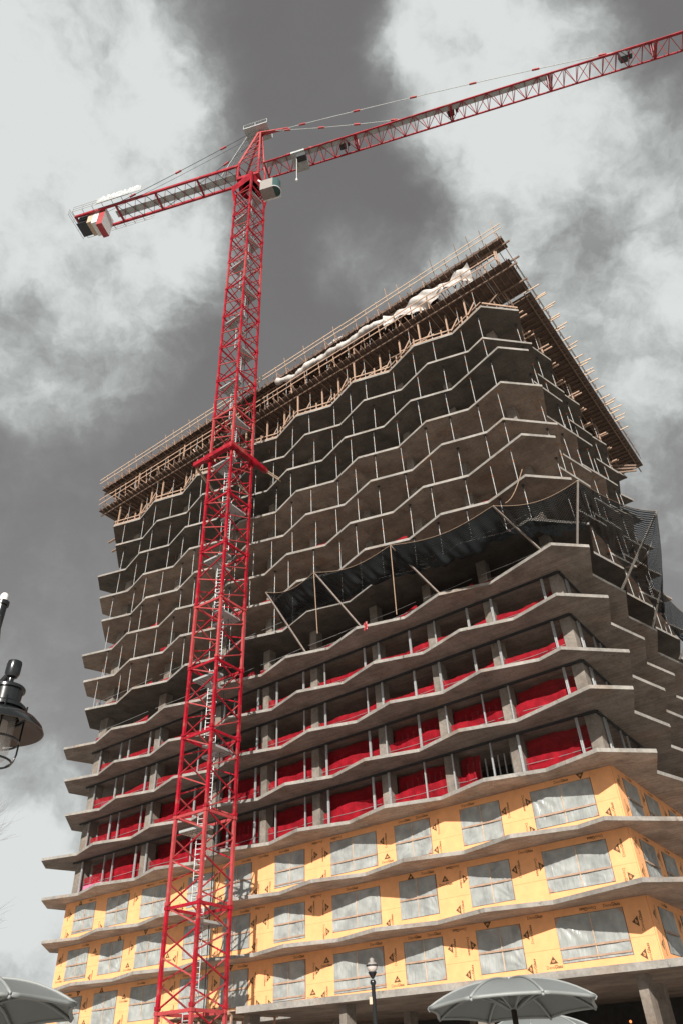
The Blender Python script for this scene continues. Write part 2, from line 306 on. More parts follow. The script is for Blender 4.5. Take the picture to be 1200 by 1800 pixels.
# ------------------------------------------------------------------ the tower under construction
FR = {2: [(-2.45, -1.05), (.4, 1.95), (1.95, 1.47), (5.2, 2.45), (8.4, 1.45), (11.6, 2.45), (14.9, 1.42), (18.1, 2.42), (21.35, 1.4), (24.6, 2.4), (27.8, 1.38), (31, 2.35), (34.25, 1.33), (37.5, 2.3), (40.8, 1.28), (43.9, 2.25), (46.8, -.6)],
      0: [(-2.5, .12), (-.25, 2.4), (2.95, 1.5), (6.15, 2.45), (9.4, 1.43), (12.6, 2.45), (15.85, 1.42), (19.1, 2.42), (22.3, 1.38), (25.6, 2.4), (28.8, 1.37), (32, 2.38), (35.25, 1.34), (38.45, 2.3), (41.75, 1.3), (44.95, 2.25), (47.1, .15)],
      1: [(-2.55, 1.15), (-.85, 2.86), (4, 1.45), (7.2, 2.45), (10.5, 1.42), (13.8, 2.42), (17, 1.4), (20.15, 2.4), (23.4, 1.38), (26.6, 2.38), (29.8, 1.35), (33, 2.35), (36.3, 1.33), (39.5, 2.3), (42.8, 1.3), (46, 2.25), (47.8, .55)]}
SR = {2: [(-1.45, -4.3), (-2.35, -7.7), (-1.35, -11), (-2.2, -14.3), (-1.3, -17.6), (-2.2, -21), (-1.2, -24.3), (-1.9, -26.2)],
      0: [(-1.45, -3), (-2.4, -6.45), (-1.35, -9.9), (-2.25, -13.1), (-1.2, -16.8), (-2.2, -20), (-1.2, -23.4), (-2.1, -26.2)],
      1: [(-1.5, -1.93), (-2.4, -5.45), (-1.4, -8.7), (-2.3, -12.07), (-1.2, -15.5), (-2.1, -18.8), (-1.2, -22), (-2.1, -25.6)]}
SL = {2: [(46.4, -2.2), (46.9, -5.6), (46.3, -9), (46.9, -12.3), (46.3, -15.6), (46.9, -19), (46.3, -22.3), (46.7, -26.2)],
      0: [(46.5, -2.4), (47, -5.6), (46.4, -9), (47, -12.3), (46.4, -15.6), (47, -19), (46.4, -22.3), (46.8, -26.2)],
      1: [(46.9, -2.0), (47.1, -5.6), (46.4, -9), (47.1, -12.3), (46.4, -15.6), (47.1, -19), (46.4, -22.3), (46.9, -26.2)]}
def edge(k, u, line=None):
    P = (line or FR)[k % 3]
    for (a, b), (c, d) in zip(P, P[1:]):
        if a <= u <= c: return b + (d - b) * (u - a) / (c - a)
    return P[0][1] if u < P[0][0] else P[-1][1]
def sedge(k, v):
    P = [FR[k % 3][0]] + SR[k % 3]
    for (a, b), (c, d) in zip(P, P[1:]):
        if d <= v <= b: return a + (c - a) * (b - v) / (b - d)
    return P[-1][0]
tower = thing('concrete_tower', 'unfinished concrete tower with zigzag balcony slabs over yellow sheathed lower storeys', 'building', CO, ANG)
for k in range(1, 16):
    j = k % 3; outl = SR[j][::-1] + FR[j] + SL[j]
    if k == 15: outl = [(a, b) for a, b in outl]
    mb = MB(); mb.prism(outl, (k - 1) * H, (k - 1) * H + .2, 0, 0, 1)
    me = mb.mesh('floor_slab', ['slab', 'soffit_lit' if k < 4 else ('soffit_low' if k < 8 else ('soffit_fresh' if k in (8, 13, 14, 15) else 'soffit'))])
    ob('floor_slab', me, tower)
mb = MB(); mb.prism([(-6.5, -26), (-6.5, 1.58), (-1.5, 2.2), (21.05, 5.15), (21.05, .35), (44.9, .35), (44.9, -26)], -3.15, -2.85, 0, 0, 1); ob('podium_slab', (mb, ['slab', 'soffit']), tower)
COLS = [(0.06, .74), (4.75, 5.4), (9.12, 9.75), (13.66, 14.3), (19.25, 19.88), (23.97, 24.6), (29.0, 29.6), (35.86, 36.7), (43.6, 44.6)]
for (a, b) in COLS:
    for k in range(1, 16):
        zt = (k - 2) * H + .2
        mb = MB(); v0 = -.12 if k < 9 else -.30
        mb.box((a, v0 - .75, zt), (b, v0, (k - 1) * H)); ob('column', (mb, 'column'), tower)
for vv in (-7.5, -15, -22.5):
    for a in (.06, 8, 16, 24, 32, 40, 44):
        mb = MB(); mb.box((a, vv - .35, -2.85), (a + .6, vv + .35, 14 * H)); ob('column', (mb, 'column'), tower)
for (a, b, c, d) in ((11, 20, -9.5, -17), (26, 37, -9.5, -17)):
    mb = MB(); mb.box((a, d, -8.5), (b, c, 14 * H - .01)); ob('added_dark_core', (mb, 'dark'), tower)  # added blocks that keep the interior dark
mb = MB(); mb.box((1.9, -4.6, -2.84), (44.5, -4.4, 7 * H - .02)); ob('added_dark_wall', (mb, 'dark'), tower)  # added near-black wall, there to darken the storeys behind the openings
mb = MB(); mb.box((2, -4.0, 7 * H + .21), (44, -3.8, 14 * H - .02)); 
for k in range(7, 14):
    mb = MB(); mb.box((3, -8.3, k * H + .205), (44, -8.1, (k + 1) * H - .01)); ob('added_dark_wall', (mb, 'dark'), tower)  # same added dark backing for the upper storeys
# ground storey below the podium
for (a, v0) in ((.55, 1.35), (15.0, 3.6), (20.8, 4.3), (8.0, 2.3), (1.4, -3.4), (15.6, -3.2), (20.6, -3.2), (8.2, -6.6), (14.6, -9), (27.5, -.3), (34, -.3), (41, -.3), (-4.2, -1.5), (3.8, -9)):
    mb = MB(); mb.box((a, v0 - .8, -8.54), (a + .42, v0, -3.15)); ob('column', (mb, 'column'), tower)
mb = MB(); mb.box((-5, -12, -8.54), (44, -11.7, -3.16)); ob('added_dark_wall', (mb, 'dark'), tower)  # near-black backing, the ground storey's shade put into its colour

# --- sheathing, windows, prints
WIN = [(1.2, 4.67, 1), (6.55, 9.08, 0), (11.08, 13.56, 0), (14.88, 18.37, 1), (20.44, 22.94, 0), (24.95, 27.35, 0), (28.42, 30.99, 0), (33.07, 35.79, 0), (37.15, 39.67, 0), (41.0, 43.48, 0)]
SWIN = [(-3.5, -1.2), (-7.0, -4.65), (-11.4, -8.85), (-15, -12.6), (-19.2, -16.6), (-23.2, -20.6)]
E0 = 44.75; TH = .06
def text_mesh(name, body, size, mt_, bold=0):
    cu = bpy.data.curves.new(name, 'FONT'); cu.body = body; cu.size = size; cu.align_x = 'CENTER'; cu.align_y = 'CENTER'; cu.offset = bold; cu.resolution_u = 2
    o = bpy.data.objects.new(name, cu); col.objects.link(o); dg = bpy.context.evaluated_depsgraph_get(); me = bpy.data.meshes.new_from_object(o.evaluated_get(dg)); bpy.data.objects.remove(o)
    me.materials.clear(); me.materials.append(M[mt_]); me.name = name; return me
LK = .78
def join_flat(name, parts, mats):
    mb = MB()
    for me, dx, dy, dz, s, mi in parts:
        mb.add([(v_.co.x * s * LK + dx * LK, (v_.co.y * s + dy) * LK, dz) for v_ in me.vertices], [tuple(p.vertices) for p in me.polygons], mi)
    return mb.mesh(name, mats)
t_dens = text_mesh('t_dens', 'Dens', .25, 'print', 0); t_glass = text_mesh('t_glass', 'Glass', .25, 'print', .006); t_gp = text_mesh('t_gp', 'GP', .17, 'yellow', .004)
tri = MB(); tri.add([(-.29, 0, 0), (.29, 0, 0), (0, .40, 0)], [(0, 1, 2)]); tri_me = tri.mesh('tri', 'print')
logo_me = join_flat('printed_logo', [(tri_me, 0, .12, 0, 1, 0), (t_gp, 0, .245, .002, 1, 1), (t_dens, -.27, -.06, 0, 1, 0), (t_glass, .27, -.06, 0, 1, 0)], ['print', 'yellow'])
word_me = join_flat('printed_word', [(t_dens, -.27, 0, 0, 1, 0), (t_glass, .27, 0, 0, 1, 0)], ['print'])
trio_me = join_flat('printed_triangle', [(tri_me, 0, -.2, 0, 1, 0), (t_gp, 0, -.075, .002, 1, 1)], ['print', 'yellow'])
def mark(parent, me, u, z, phi, side=False):
    if not side:
        m_ = Matrix(((-1, 0, 0), (0, 0, 1), (0, 1, 0))); loc = (u, TH + .004, z)
    else:
        m_ = Matrix(((0, 0, -1), (-1, 0, 0), (0, 1, 0))); loc = (-TH - .004, u, z)
    m_ = m_ @ Matrix.Rotation(phi, 3, 'Z')
    o = bpy.data.objects.new(me.name.split('.')[0], me); col.objects.link(o); o.parent = parent; o.location = loc; o.rotation_euler = m_.to_euler()
def film_mesh(w, h, seed, side=False):
    r_ = random.Random(seed); nx, ny = 34, 26; cs = [(r_.choice((0, w)), r_.choice((0, h)), r_.uniform(6, 13), r_.uniform(0, 6)) for _ in range(4)]
    def fn(a, b):
        x = a * w; y = b * h; d = 0
        for cx, cy, fr, ph in cs:
            an = math.atan2(y - cy, x - cx); di = math.hypot(x - cx, y - cy); d += .030 * math.sin(an * fr * 2 + ph + .8 * math.sin(an * 5)) * math.exp(-di / .9) * min(1, di * 2)
        d -= .05 * math.sin(math.pi * a) * math.sin(math.pi * b); d *= 1
        return (0 - d - .01, x, y) if side else (x, d + .01, y)
    mb = MB(); mb.grid(fn, nx, ny); return mb.mesh('plastic_sheet', 'film', True)
wi = 0
for fl in (1, 2, 3):
    zt = (fl - 2) * H + .2; zs = (fl - 1) * H; wb = zt + .56; wt = zs - .33; g_ = .004
    pan = []
    prev = 0
    for (a, b, big) in WIN:
        pan.append((prev, a, zt, zs)); pan.append((a, b, wt, zs)); pan.append((a, b, zt, wb)); prev = b
    pan.append((prev, E0, zt, zs))
    for i, (a, b, z0, z1_) in enumerate(pan):
        pier = (z1_ - z0) > 2
        segs = [(z0, z0 + 1.22), (z0 + 1.22, z1_)] if pier else [(z0, z1_)]
        for si, (s0, s1) in enumerate(segs):
            mb = MB(); mb.box((a + g_, 0, s0 + g_), (b - g_, TH - (.003 if (i + si) % 2 else 0), s1 - g_)); p = ob('sheathing_panel', (mb, 'yellow'), tower)
            mid = (a + b) / 2
            if pier:
                hh = s1 - s0; w = b - a
                if a == 0: cands = [.55]
                elif w > 1.7: cands = [mid - .5, mid + .45]
                else: cands = [mid]
                for c_ in cands:
                    if rnd.random() < (.92 if len(cands) == 1 else .72):
                        phi = rnd.choice([math.pi / 2, math.pi / 2, math.pi / 2, -math.pi / 2, -math.pi / 2, 0])
                        if phi == 0 and w < 1.25: phi = math.pi / 2
                        mark(p, logo_me, c_ + rnd.uniform(-.1, .1), s0 + hh * (.52 if si == 0 else .45) + rnd.uniform(-.12, .12), phi)
                if si == 1 and w > 1.5 and rnd.random() < .7: mark(p, word_me, mid + rnd.uniform(-.2, .2), s1 - .16, rnd.choice([0, math.pi]))
            elif z0 > zt + 1 and True:
                uu = a + .5
                while uu < b - .4:
                    if rnd.random() < .55: mark(p, rnd.choice([word_me, word_me, trio_me]), uu, (s0 + s1) / 2, rnd.choice([0, 0, math.pi]))
                    uu += rnd.uniform(.95, 1.5)
    # thin wooden reveal, film and battens for each opening
    for wj, (a, b, big) in enumerate(WIN):
        w = b - a; h = wt - wb
        fr = MB(); d = .05
        fr.box((a, -.16, wb), (a + d, TH + .004, wt)); fr.box((b - d, -.16, wb), (b, TH + .004, wt)); fr.box((a + d, -.16, wt - d), (b - d, TH + .004, wt)); fr.box((a + d, -.16, wb), (b - d, TH + .004, wb + d))
        wn = ob('window', (fr, 'timber_dark'), tower)
        ob('plastic_sheet', film_mesh(w - .05, h - .04, fl * 50 + wj), wn, (a + .025, TH + .012, wb + .02))
        zb = wb + h * (.30 if big else .46) + rnd.uniform(-.03, .03)
        bt = MB(); bt.box((a + .02, TH + .03, zb), (b - .02, TH + .058, zb + .085)); ob('batten', (bt, 'timber'), wn)
        if wj in (4, 9) or (big and fl == 1):
            z2 = wb + .12; bt = MB(); bt.box((a + .02, TH + .03, z2), (b - .02, TH + .058, z2 + .08)); ob('batten', (bt, 'timber'), wn)
        for (ux, sx_) in ((a + .03, 1), (b - .03, -1)):
            for (uz, sz_) in ((wb + .03, 1), (wt - .03, -1)):
                if rnd.random() < .45:
                    c_ = rnd.uniform(.14, .30); bt = MB(); P_ = [(ux, uz), (ux + sx_ * c_, uz), (ux, uz + sz_ * c_)]
                    bt.add([(x_, TH + .032, z_) for x_, z_ in P_] + [(x_, TH + .038, z_) for x_, z_ in P_], [(0, 1, 2), (3, 4, 5), (0, 1, 4, 3), (1, 2, 5, 4), (2, 0, 3, 5)]); ob('corner_patch', (bt, 'timber_pink'), wn)
        bt = MB(); um = (a + b) / 2 + rnd.uniform(-.12, .12); bt.box((um, TH + .016, wb + .03), (um + .055, TH + .0285, wt - .03)); ob('batten', (bt, 'timber_pale'), wn)
    # side wall
    prev = 0
    pan = []
    for (a, b) in SWIN[::-1][::-1]:
        pan.append((b, prev, zt, zs)); pan.append((a, b, wt, zs)); pan.append((a, b, zt, wb)); prev = a
    pan.append((-26, prev, zt, zs))
    for i, (a, b, z0, z1_) in enumerate(pan):
        mb = MB(); mb.box((-TH + (.003 if i % 2 else 0), a + g_, z0 + g_), (0, b - g_, z1_ - g_)); p = ob('sheathing_panel', (mb, 'yellow'), tower)
        if z1_ - z0 > 2 and b - a < 3:
            mark(p, logo_me, (a + b) / 2, z0 + .85, rnd.choice([math.pi / 2, -math.pi / 2]), True); mark(p, logo_me, (a + b) / 2, z1_ - .75, rnd.choice([math.pi / 2, -math.pi / 2]), True)
        elif z0 > zt + 1: mark(p, word_me, (a + b) / 2, (z0 + z1_) / 2, 0, True)
    for (a, b) in SWIN:
        w = b - a; h = wt - wb; fr = MB(); d = .05
        fr.box((-TH - .004, a, wb), (.16, a + d, wt)); fr.box((-TH - .004, b - d, wb), (.16, b, wt)); fr.box((-TH - .004, a + d, wt - d), (.16, b - d, wt)); fr.box((-TH - .004, a + d, wb), (.16, b - d, wb + d))
        wn = ob('window', (fr, 'timber_dark'), tower)
        ob('plastic_sheet', film_mesh(w - .05, h - .04, fl * 90 + int(-a), True), wn, (-TH - .012, a + .025, wb + .02))
        bt = MB(); bt.box((-TH - .058, a + .02, wb + h * .45), (-TH - .03, b - .02, wb + h * .45 + .08)); ob('batten', (bt, 'timber'), wn)
    mb = MB(); mb.box((E0, -26, zt), (E0 + TH, .0, zs)); ob('sheathing_panel', (mb, 'yellow'), tower)

# --- open storeys: studs and tracks
EDG = [1.12, 4.72, 6.5, 9.06, 11.02, 13.6, 14.84, 18.42, 20.36, 22.95, 24.85, 27.35, 28.4, 31.0, 33.05, 35.82, 37.02, 39.7, 40.76, 43.5]
stud = {}
for fl in (4, 5, 6, 7):
    zt = (fl - 2) * H + .2; zs = (fl - 1) * H
    mb = MB(); mb.box((-.02, -.02, zs - .14), (44.8, .1, zs - .002)); ob('top_track', (mb, 'steel_dark'), tower)
    mb = MB(); mb.box((.92, -.02, zt + .002), (44.8, .08, zt + .04)); ob('bottom_track', (mb, 'steel'), tower)
    mb = MB(); mb.box((-.10, -8, zs - .14), (.02, -.03, zs - .002)); ob('top_track', (mb, 'steel_dark'), tower)
    for u0 in EDG:
        mb = MB(); w = .085 if rnd.random() < .6 else .15
        if abs(u0 - 1.12) < .1 or rnd.random() < .25: mb.box((-.035, 0, 0), (.035, .09, zs - zt - .15)); mb.box((.055, 0, 0), (.11, .09, zs - zt - .15))
        else: mb.box((-w / 2, 0, 0), (w / 2, .09, zs - zt - .15))
        ob('metal_stud', (mb, 'steel'), tower, (u0, 0, zt + .04))
    for v0 in (-.95, -1.2, -3.5, -4.6, -7.0):
        mb = MB(); mb.box((-.09, -.04, 0), (0, .04, zs - zt - .15)); ob('metal_stud', (mb, 'steel'), tower, (0, v0, zt + .01))
    if fl in (4, 5):
        for (a, b) in ((5.6, 9), (10, 13.5), (24.8, 28)):
            if fl == 5 and a > 20: continue
            x = a
            while x < b:
                mb = MB(); mb.box((-.03, 0, 0), (.03, .09, 2.5)); ob('metal_stud', (mb, 'grey'), tower, (x, -1.6, zt + .01)); x += .42
# --- formed bulkhead lips and hanging conduit drops seen against soffits
for k in range(9, 16):
    for q in range(5):
        uu = rnd.uniform(2, 44); mb = MB(); mb.tube([(0, 0, 0), (0, 0, -rnd.uniform(.25, .6))], .03, 5); ob('conduit_stub', (mb, 'rust'), tower, (uu, rnd.uniform(-.6, .8), (k - 1) * H))

# ------------------------------------------------------------------ red safety nets (hung things)
def net_mesh(w, h0, hmid, h1, seed, lean=.0, full=False):
    r_ = random.Random(seed); ph = [r_.uniform(0, 6) for _ in range(6)]
    def fn(a, b):
        hh = h0 + (hmid - h0) * (1 - abs(2 * a - 1)) + (h1 - h0) * a * 0
        hh = (h0 * (1 - a) + h1 * a) + hmid * math.sin(math.pi * a) + .05 * math.sin(9 * a + ph[0])
        z = b * hh
        d = .5 * (.10 * math.sin(7 * a + 3 * b + ph[1]) * b + .06 * math.sin(17 * a + ph[2] + 4 * b) + .045 * math.sin(31 * a * (.4 + b) + ph[3]) + .05 * math.sin(w * 2.1 * a - 5 * b + ph[4])) + lean * b
        return (a * w, d, z)
    mb = MB(); mb.grid(fn, 26, 8, 0, w, max(h0, h1)); return mb.mesh('safety_net', 'rednet_thin' if max(h0, h1) > 2 else 'rednet', True)
bays = [(.76, 4.7), (5.42, 9.1), (9.78, 13.62), (14.32, 19.2), (19.9, 23.95), (24.62, 28.95), (29.62, 35.82), (36.72, 43.55)]
fname = {4: 'lowest open storey', 5: 'second open storey', 6: 'third open storey', 7: 'fourth open storey', 8: 'slab edge just below the green netting', 9: 'slab edge behind the green netting', 10: 'storey over the green netting', 11: 'second storey over the green netting'}
for fl in (4, 5, 6, 7, 8, 9, 10, 11):
    zt = (fl - 2) * H + .205; G_ = 'red safety nets on the open storeys'
    for bi, (a, b) in enumerate(bays):
        if fl >= 10:
            if (bi + fl) % 2: continue
        if fl == 4 and bi == 1: a = a + 2.4
        if fl in (4, 5): h0, h1, hm, v_ = 2.62, 2.62, .03, -1.0
        elif fl in (6, 7): h0, h1, hm, v_ = 1.5, 1.5, -.12, -.16
        elif fl in (8, 9): h0, h1, hm, v_ = .8, .6, -.25, .85
        else: h0, h1, hm, v_ = .55, .5, -.1, 1.1
        bthing('safety_net', net_mesh(b - a, h0, hm, h1, fl * 10 + bi, 0), '%s red safety net from the near corner, %s' % (ORD[bi], fname[fl]), 'safety net', (a, v_, zt), G_)
        if fl in (4, 5):   # folded lower band over the rail rope
            bthing('safety_net', net_mesh(b - a - .1, 1.5, .16 * rnd.uniform(-1, 1), 1.45, fl * 10 + bi + 5, .12), 'folded red net band low in the %s bay, %s' % (ORD[bi], fname[fl]), 'safety net', (a + .05, -.42, zt), G_)
        if fl in (6, 7):   # the tall peak tied up to the column
            mb = MB(); w = 1.7
            mb.grid(lambda p, q: (p * w, .1 * math.sin(5 * p + fl) * (1 - q) + .05 * math.sin(14 * q * (1 - p)), 2.7 * q * (1 - p) ** 1.2 + 1.2 * q * p), 12, 10, 0, w, 2.5)
            bthing('safety_net', mb.mesh('safety_net', 'rednet', True), 'red net peak tied high beside the %s column, %s' % (ORD[bi], fname[fl]), 'safety net', (a - .1, -.85, zt), G_)
        if fl in (4, 5, 6, 7, 8, 9):
            for zr in (.55, 1.08):
                mb = MB(); mb.tube([(a, 0, zr), ((a + b) / 2, 0, zr - .05), (b, 0, zr)], .016, 4); ob('guard_cable', (mb, 'steel'), tower, (0, v_ + .06 if fl > 5 else -.3, zt))
mb = MB(); mb.box((0, 0, 0), (2.2, .05, .9)); bthing('insulation_board', mb.mesh('insulation_board', 'pink'), 'pink board leaning at the far left end of the lowest open storey', 'board', (41.2, -.3, 2 * H + .22))
mb = MB(); mb.box((0, 0, 0), (2.0, .05, .7)); bthing('insulation_board', mb.mesh('insulation_board', 'pink'), 'pink board at the far left end of the second open storey', 'board', (41.3, -.3, 3 * H + .22))

# ------------------------------------------------------------------ shoring props
def prop_mesh(h):
    mb = MB(); s = .62
    mb.tube([(0, 0, 0), (0, 0, h * s)], .030, 6, 0); mb.tube([(0, 0, h * s), (0, 0, h)], .022, 6, 1); mb.tube([(0, 0, h * s - .07), (0, 0, h * s + .07)], .055, 6, 2)
    mb.box((-.08, -.08, 0), (.08, .08, .012), 0); mb.box((-.09, -.09, h - .03), (.09, .09, h), 2); return mb.mesh('shoring_prop', ['steel_prop', 'steel_prop', 'rust'])
def prop_mesh2(h):
    mb = MB(); s = .80
    mb.tube([(0, 0, 0), (0, 0, h * s)], .030, 6, 0); mb.tube([(0, 0, h * s), (0, 0, h)], .022, 6, 1); mb.tube([(0, 0, h * s * .7 - .05), (0, 0, h * s * .7 + .05)], .052, 6, 2)
    mb.box((-.08, -.08, 0), (.08, .08, .012), 0); mb.box((-.10, -.10, h - .03), (.10, .10, h), 1); return mb.mesh('shoring_prop', ['steel_prop', 'steel_dark', 'rust'])
PM = [prop_mesh(H - .201), prop_mesh2(H - .201)]
US = [.3, 2.3, 4.5, 6.6, 9.1, 11.4, 13.5, 15.7, 17.9, 20.2, 22.4, 24.6, 26.8, 29.1, 31.6, 33.9, 36.6, 38.6, 41.0, 43.5]
def lean_(o): o.rotation_euler = (rnd.uniform(-.012, .012), rnd.uniform(-.012, .012), ANG)
for k in range(8, 15):
    zt = (k - 1) * H + .2
    for i, u0 in enumerate(US):
        uu = u0 + rnd.uniform(-.18, .18); vv = min(edge(k, uu), edge(k + 1, uu)) - .16 - rnd.uniform(0, .1)
        if edge(k + 1, uu) > edge(k, uu): vv = edge(k, uu) - .12
        o = bthing('shoring_prop', PM[rnd.random() < .6], '%s silver prop from the near corner on the balcony edge, %s slab up' % (ORD[i], ORD[k - 1]), 'shoring prop', (uu, vv, zt), 'steel props along the balcony edges'); lean_(o)
    for i in range(11):
        vv = -.9 - i * 2.25 + rnd.uniform(-.2, .2); uu = max(sedge(k, vv), sedge(k + 1, vv)) + .18
        o = bthing('shoring_prop', PM[rnd.random() < .6], '%s silver shoring prop back along the right side face, %s slab up' % (ORD[i], ORD[k - 1]), 'shoring prop', (uu, vv, zt), 'steel props along the side face'); lean_(o)
    if k in (8, 9):
        for i in range(4):
            o = bthing('shoring_prop', PM[0], '%s of four props clustered at the far left end, %s slab up' % (ORD[i], ORD[k - 1]), 'shoring prop', (45.2 + .28 * (i % 2), .2 - .5 * i, zt), 'props clustered at the left end'); lean_(o)

# ------------------------------------------------------------------ timber formwork decks on top
UA, UB = -3.6, 47.4
def bar_me(name, dims, mt_): mb = MB(); x, y, z = dims; mb.box((-x / 2, -y / 2, -z / 2), (x / 2, y / 2, z / 2)); return mb.mesh(name, mt_)
def deck(root, z, vout, joist_v0, upper=False):
    zz = z
    # plywood soffit sheets
    u = UA
    ply = bar_me('plywood_sheet', (2.42, 1.21, .03), 'ply')
    while u < UB - 1.2:
        for r_ in range(3 if not upper or u > 3 else 1):
            ob('plywood_sheet', ply, root, (u + 1.22, vout - .62 - r_ * 1.225, zz + .20 + rnd.uniform(-.002, .002)))
        u += 2.44
    jm = bar_me('joist', (.05, 3.9, .16), 'timber_dark'); jt = bar_me('joist', (.05, 4.3, .12), 'timber')
    n_ = 0; u = UA + .2
    while u < UB:
        ob('joist', jm if rnd.random() < .65 else jt, root, (u, vout - 1.75 + rnd.uniform(-.1, .30), zz + .10)); u += .60
    for v_ in (vout - .55, vout - 2.4):
        x = UA - .4
        while x < UB:
            L_ = min(4.9, UB - x + .4); mb = MB(); mb.box((0, -.045, -.09), (L_, .045, .09)); ob('stringer', (mb, 'timber_dark'), root, (x, v_, zz - .08)); x += 4.92
lower = thing('formwork_deck', 'lower timber formwork deck on posts over the top concrete slab', 'formwork deck', W(0, 0, 0), ANG)
ZL = 15 * H; ZU = 16 * H
deck(lower, ZL, 2.75, 0)
mb = MB(); mb.box((UA + .0, -29.5, ZL + .17), (UB - .3, -1.25, ZL + .2)); ob('plywood_soffit', (mb, 'ply'), lower)
jm = bar_me('joist', (4.4, .05, .15), 'timber_dark'); jt = bar_me('joist', (1.5, .07, .12), 'timber_pale')
i = 0; v = -.8
while v > -29:
    ob('joist', jm, lower, (UA + 2.4, v, ZL + .09)); v -= .61
v = -1.2
while v > -24:
    ob('joist', jt, lower, (UA - .15 + rnd.uniform(-.12, .12), v, ZL + rnd.uniform(.28, .4))); (rnd.random() < .75) and ob('joist', jt, lower, (UA - .22 + rnd.uniform(-.3, .15), v - .4, ZL + 1.15 + rnd.uniform(-.1, .1)), (0, rnd.uniform(-.06, .06), rnd.uniform(-.08, .08))); v -= 1.15 + rnd.uniform(0, .35)
for uu in (UA + .5, UA + 2.2, UA + 4.2):
    v = -1.0
    while v > -29:
        mb = MB(); mb.box((-.045, -4.8, -.09), (.045, 0, .09)); ob('stringer', (mb, 'timber_dark'), lower, (uu, v, ZL - .085)); v -= 4.85
for z_ in (.75, 1.25):
    mb = MB(); mb.box((-.02, -29, -.05), (.02, 1.5, .05)); ob('guard_rail', (mb, 'timber_dark'), lower, (UA - .1, 0, ZL + z_))
for q in range(14):
    mb = MB(); mb.bar((0, 0, 0), (-.12, 0, 1.25), .06, .06); ob('rail_post', (mb, 'timber_dark'), lower, (UA - .06, 1.5 - q * 2.2, ZL + .2))
# S15 edge: timber posts, props, knee rails
ZS = 14 * H + .2
P15 = FR[0]
for i, u0 in enumerate(US):
    for du_, mt_, nm in ((0, 'steel', 'p'), (1.1, 'timber', 't')):
        uu = u0 + du_ + rnd.uniform(-.15, .15)
        if uu > 46: continue
        vv = edge(15, uu) - .18
        if nm == 't':
            mb = MB(); mb.box((-.06, -.06, 0), (.06, .06, ZL - .17 - ZS)); ob('timber_post', (mb, 'timber'), lower, (uu, vv, ZS))
            mb = MB(); mb.box((-.05, -.05, 0), (.05, .05, rnd.uniform(.8, 1.1))); ob('kneewall_post', (mb, 'timber'), lower, (uu + .55, edge(15, uu + .55) - .12, ZS))
        else:
            h = ZL - .17 - ZS
            o = bthing('shoring_prop', prop_mesh(h), '%s silver prop from the near corner between top slab and timber deck' % ORD[i], 'shoring prop', (uu, vv, ZS), 'props under the timber deck'); lean_(o)
            mb = MB(); mb.bar((0, 0, 1.25), (.75, .05, .1), .06, .12); ob('brace', (mb, 'timber'), lower, (uu, vv + .06, ZS))
for (a, b), (c, d) in zip(P15[1:-1], P15[2:-1]):
    for z_ in (.12, .55):
        mb = MB(); mb.bar((a, b - .1, ZS + z_), (c, d - .1, ZS + z_), .05, .11); ob('knee_rail', (mb, 'timber'), lower)
mb = MB(); mb.bar((-2.4, -.15, ZS + .6), (-.3, 2.1, ZS + .6), .09, .16); ob('knee_rail', (mb, 'timber'), lower)
for (p, q) in (((-2.3, -.1, ZS + .05), (-1.9, .5, ZS + 2.4)), ((-.4, 1.9, ZS + .05), (-1.5, .9, ZS + 2.3)), ((-1.2, 1.2, ZS), (-1.0, 1.1, ZS + 1.3))):
    mb = MB(); mb.bar(p, q, .09, .09); ob('brace', (mb, 'timber_dark'), lower)
for i in range(11):   # side posts, props and stub brackets
    vv = -1.3 - i * 2.3; uu = sedge(15, vv) + .2
    mb = MB(); mb.box((-.06, -.06, 0), (.06, .06, ZL - .17 - ZS)); ob('timber_post', (mb, 'timber'), lower, (uu, vv, ZS))
    mb = MB(); mb.box((-.7, -.05, -.06), (.5, .05, .06)); ob('bracket', (mb, 'timber'), lower, (uu - .1, vv + .5, ZS + .7)); 
    mb = MB(); mb.box((-.7, -.05, -.06), (.5, .05, .06)); ob('bracket', (mb, 'timber'), lower, (uu - .1, vv - .55, ZS + 1.4))
    o = bthing('shoring_prop', prop_mesh(ZL - .17 - ZS), '%s silver prop under the timber deck back along the right side' % ORD[i], 'shoring prop', (uu, vv + 1.1, ZS), 'props under the timber deck'); lean_(o)
for q in range(3):
    vv = -25.2 - q * .35; mb = MB(); mb.bar((.8, .3, 0), (-1.3, -.8 - .2 * q, -.1), .09, .2); ob('bracket', (mb, 'timber_dark'), lower, (-1.9, vv, ZS + .15 + .75 * q))
# guard rails on the lower deck
for z_ in (.85, 1.45):
    x = UA + 1
    while x < UB - 1:
        L_ = rnd.uniform(4.2, 5.2); L_ = min(L_, UB - x); mb = MB(); mb.box((0, -.02, -.055), (L_, .02, .055)); ob('guard_rail', (mb, 'timber'), lower, (x, 3.0 + .045 * (z_ > 1) + rnd.uniform(0, .03), ZL + z_ + rnd.uniform(-.03, .03)), (0, rnd.uniform(-.006, .006), 0)); x += L_ - .25
for i in range(30):
    uu = UA + .8 + i * 1.7; mb = MB(); mb.bar((0, 0, 0), (0, .25, 1.7), .05, .09); ob('rail_post', (mb, rnd.choice(['timber', 'timber_dark'])), lower, (uu, 2.72, ZL + .05))
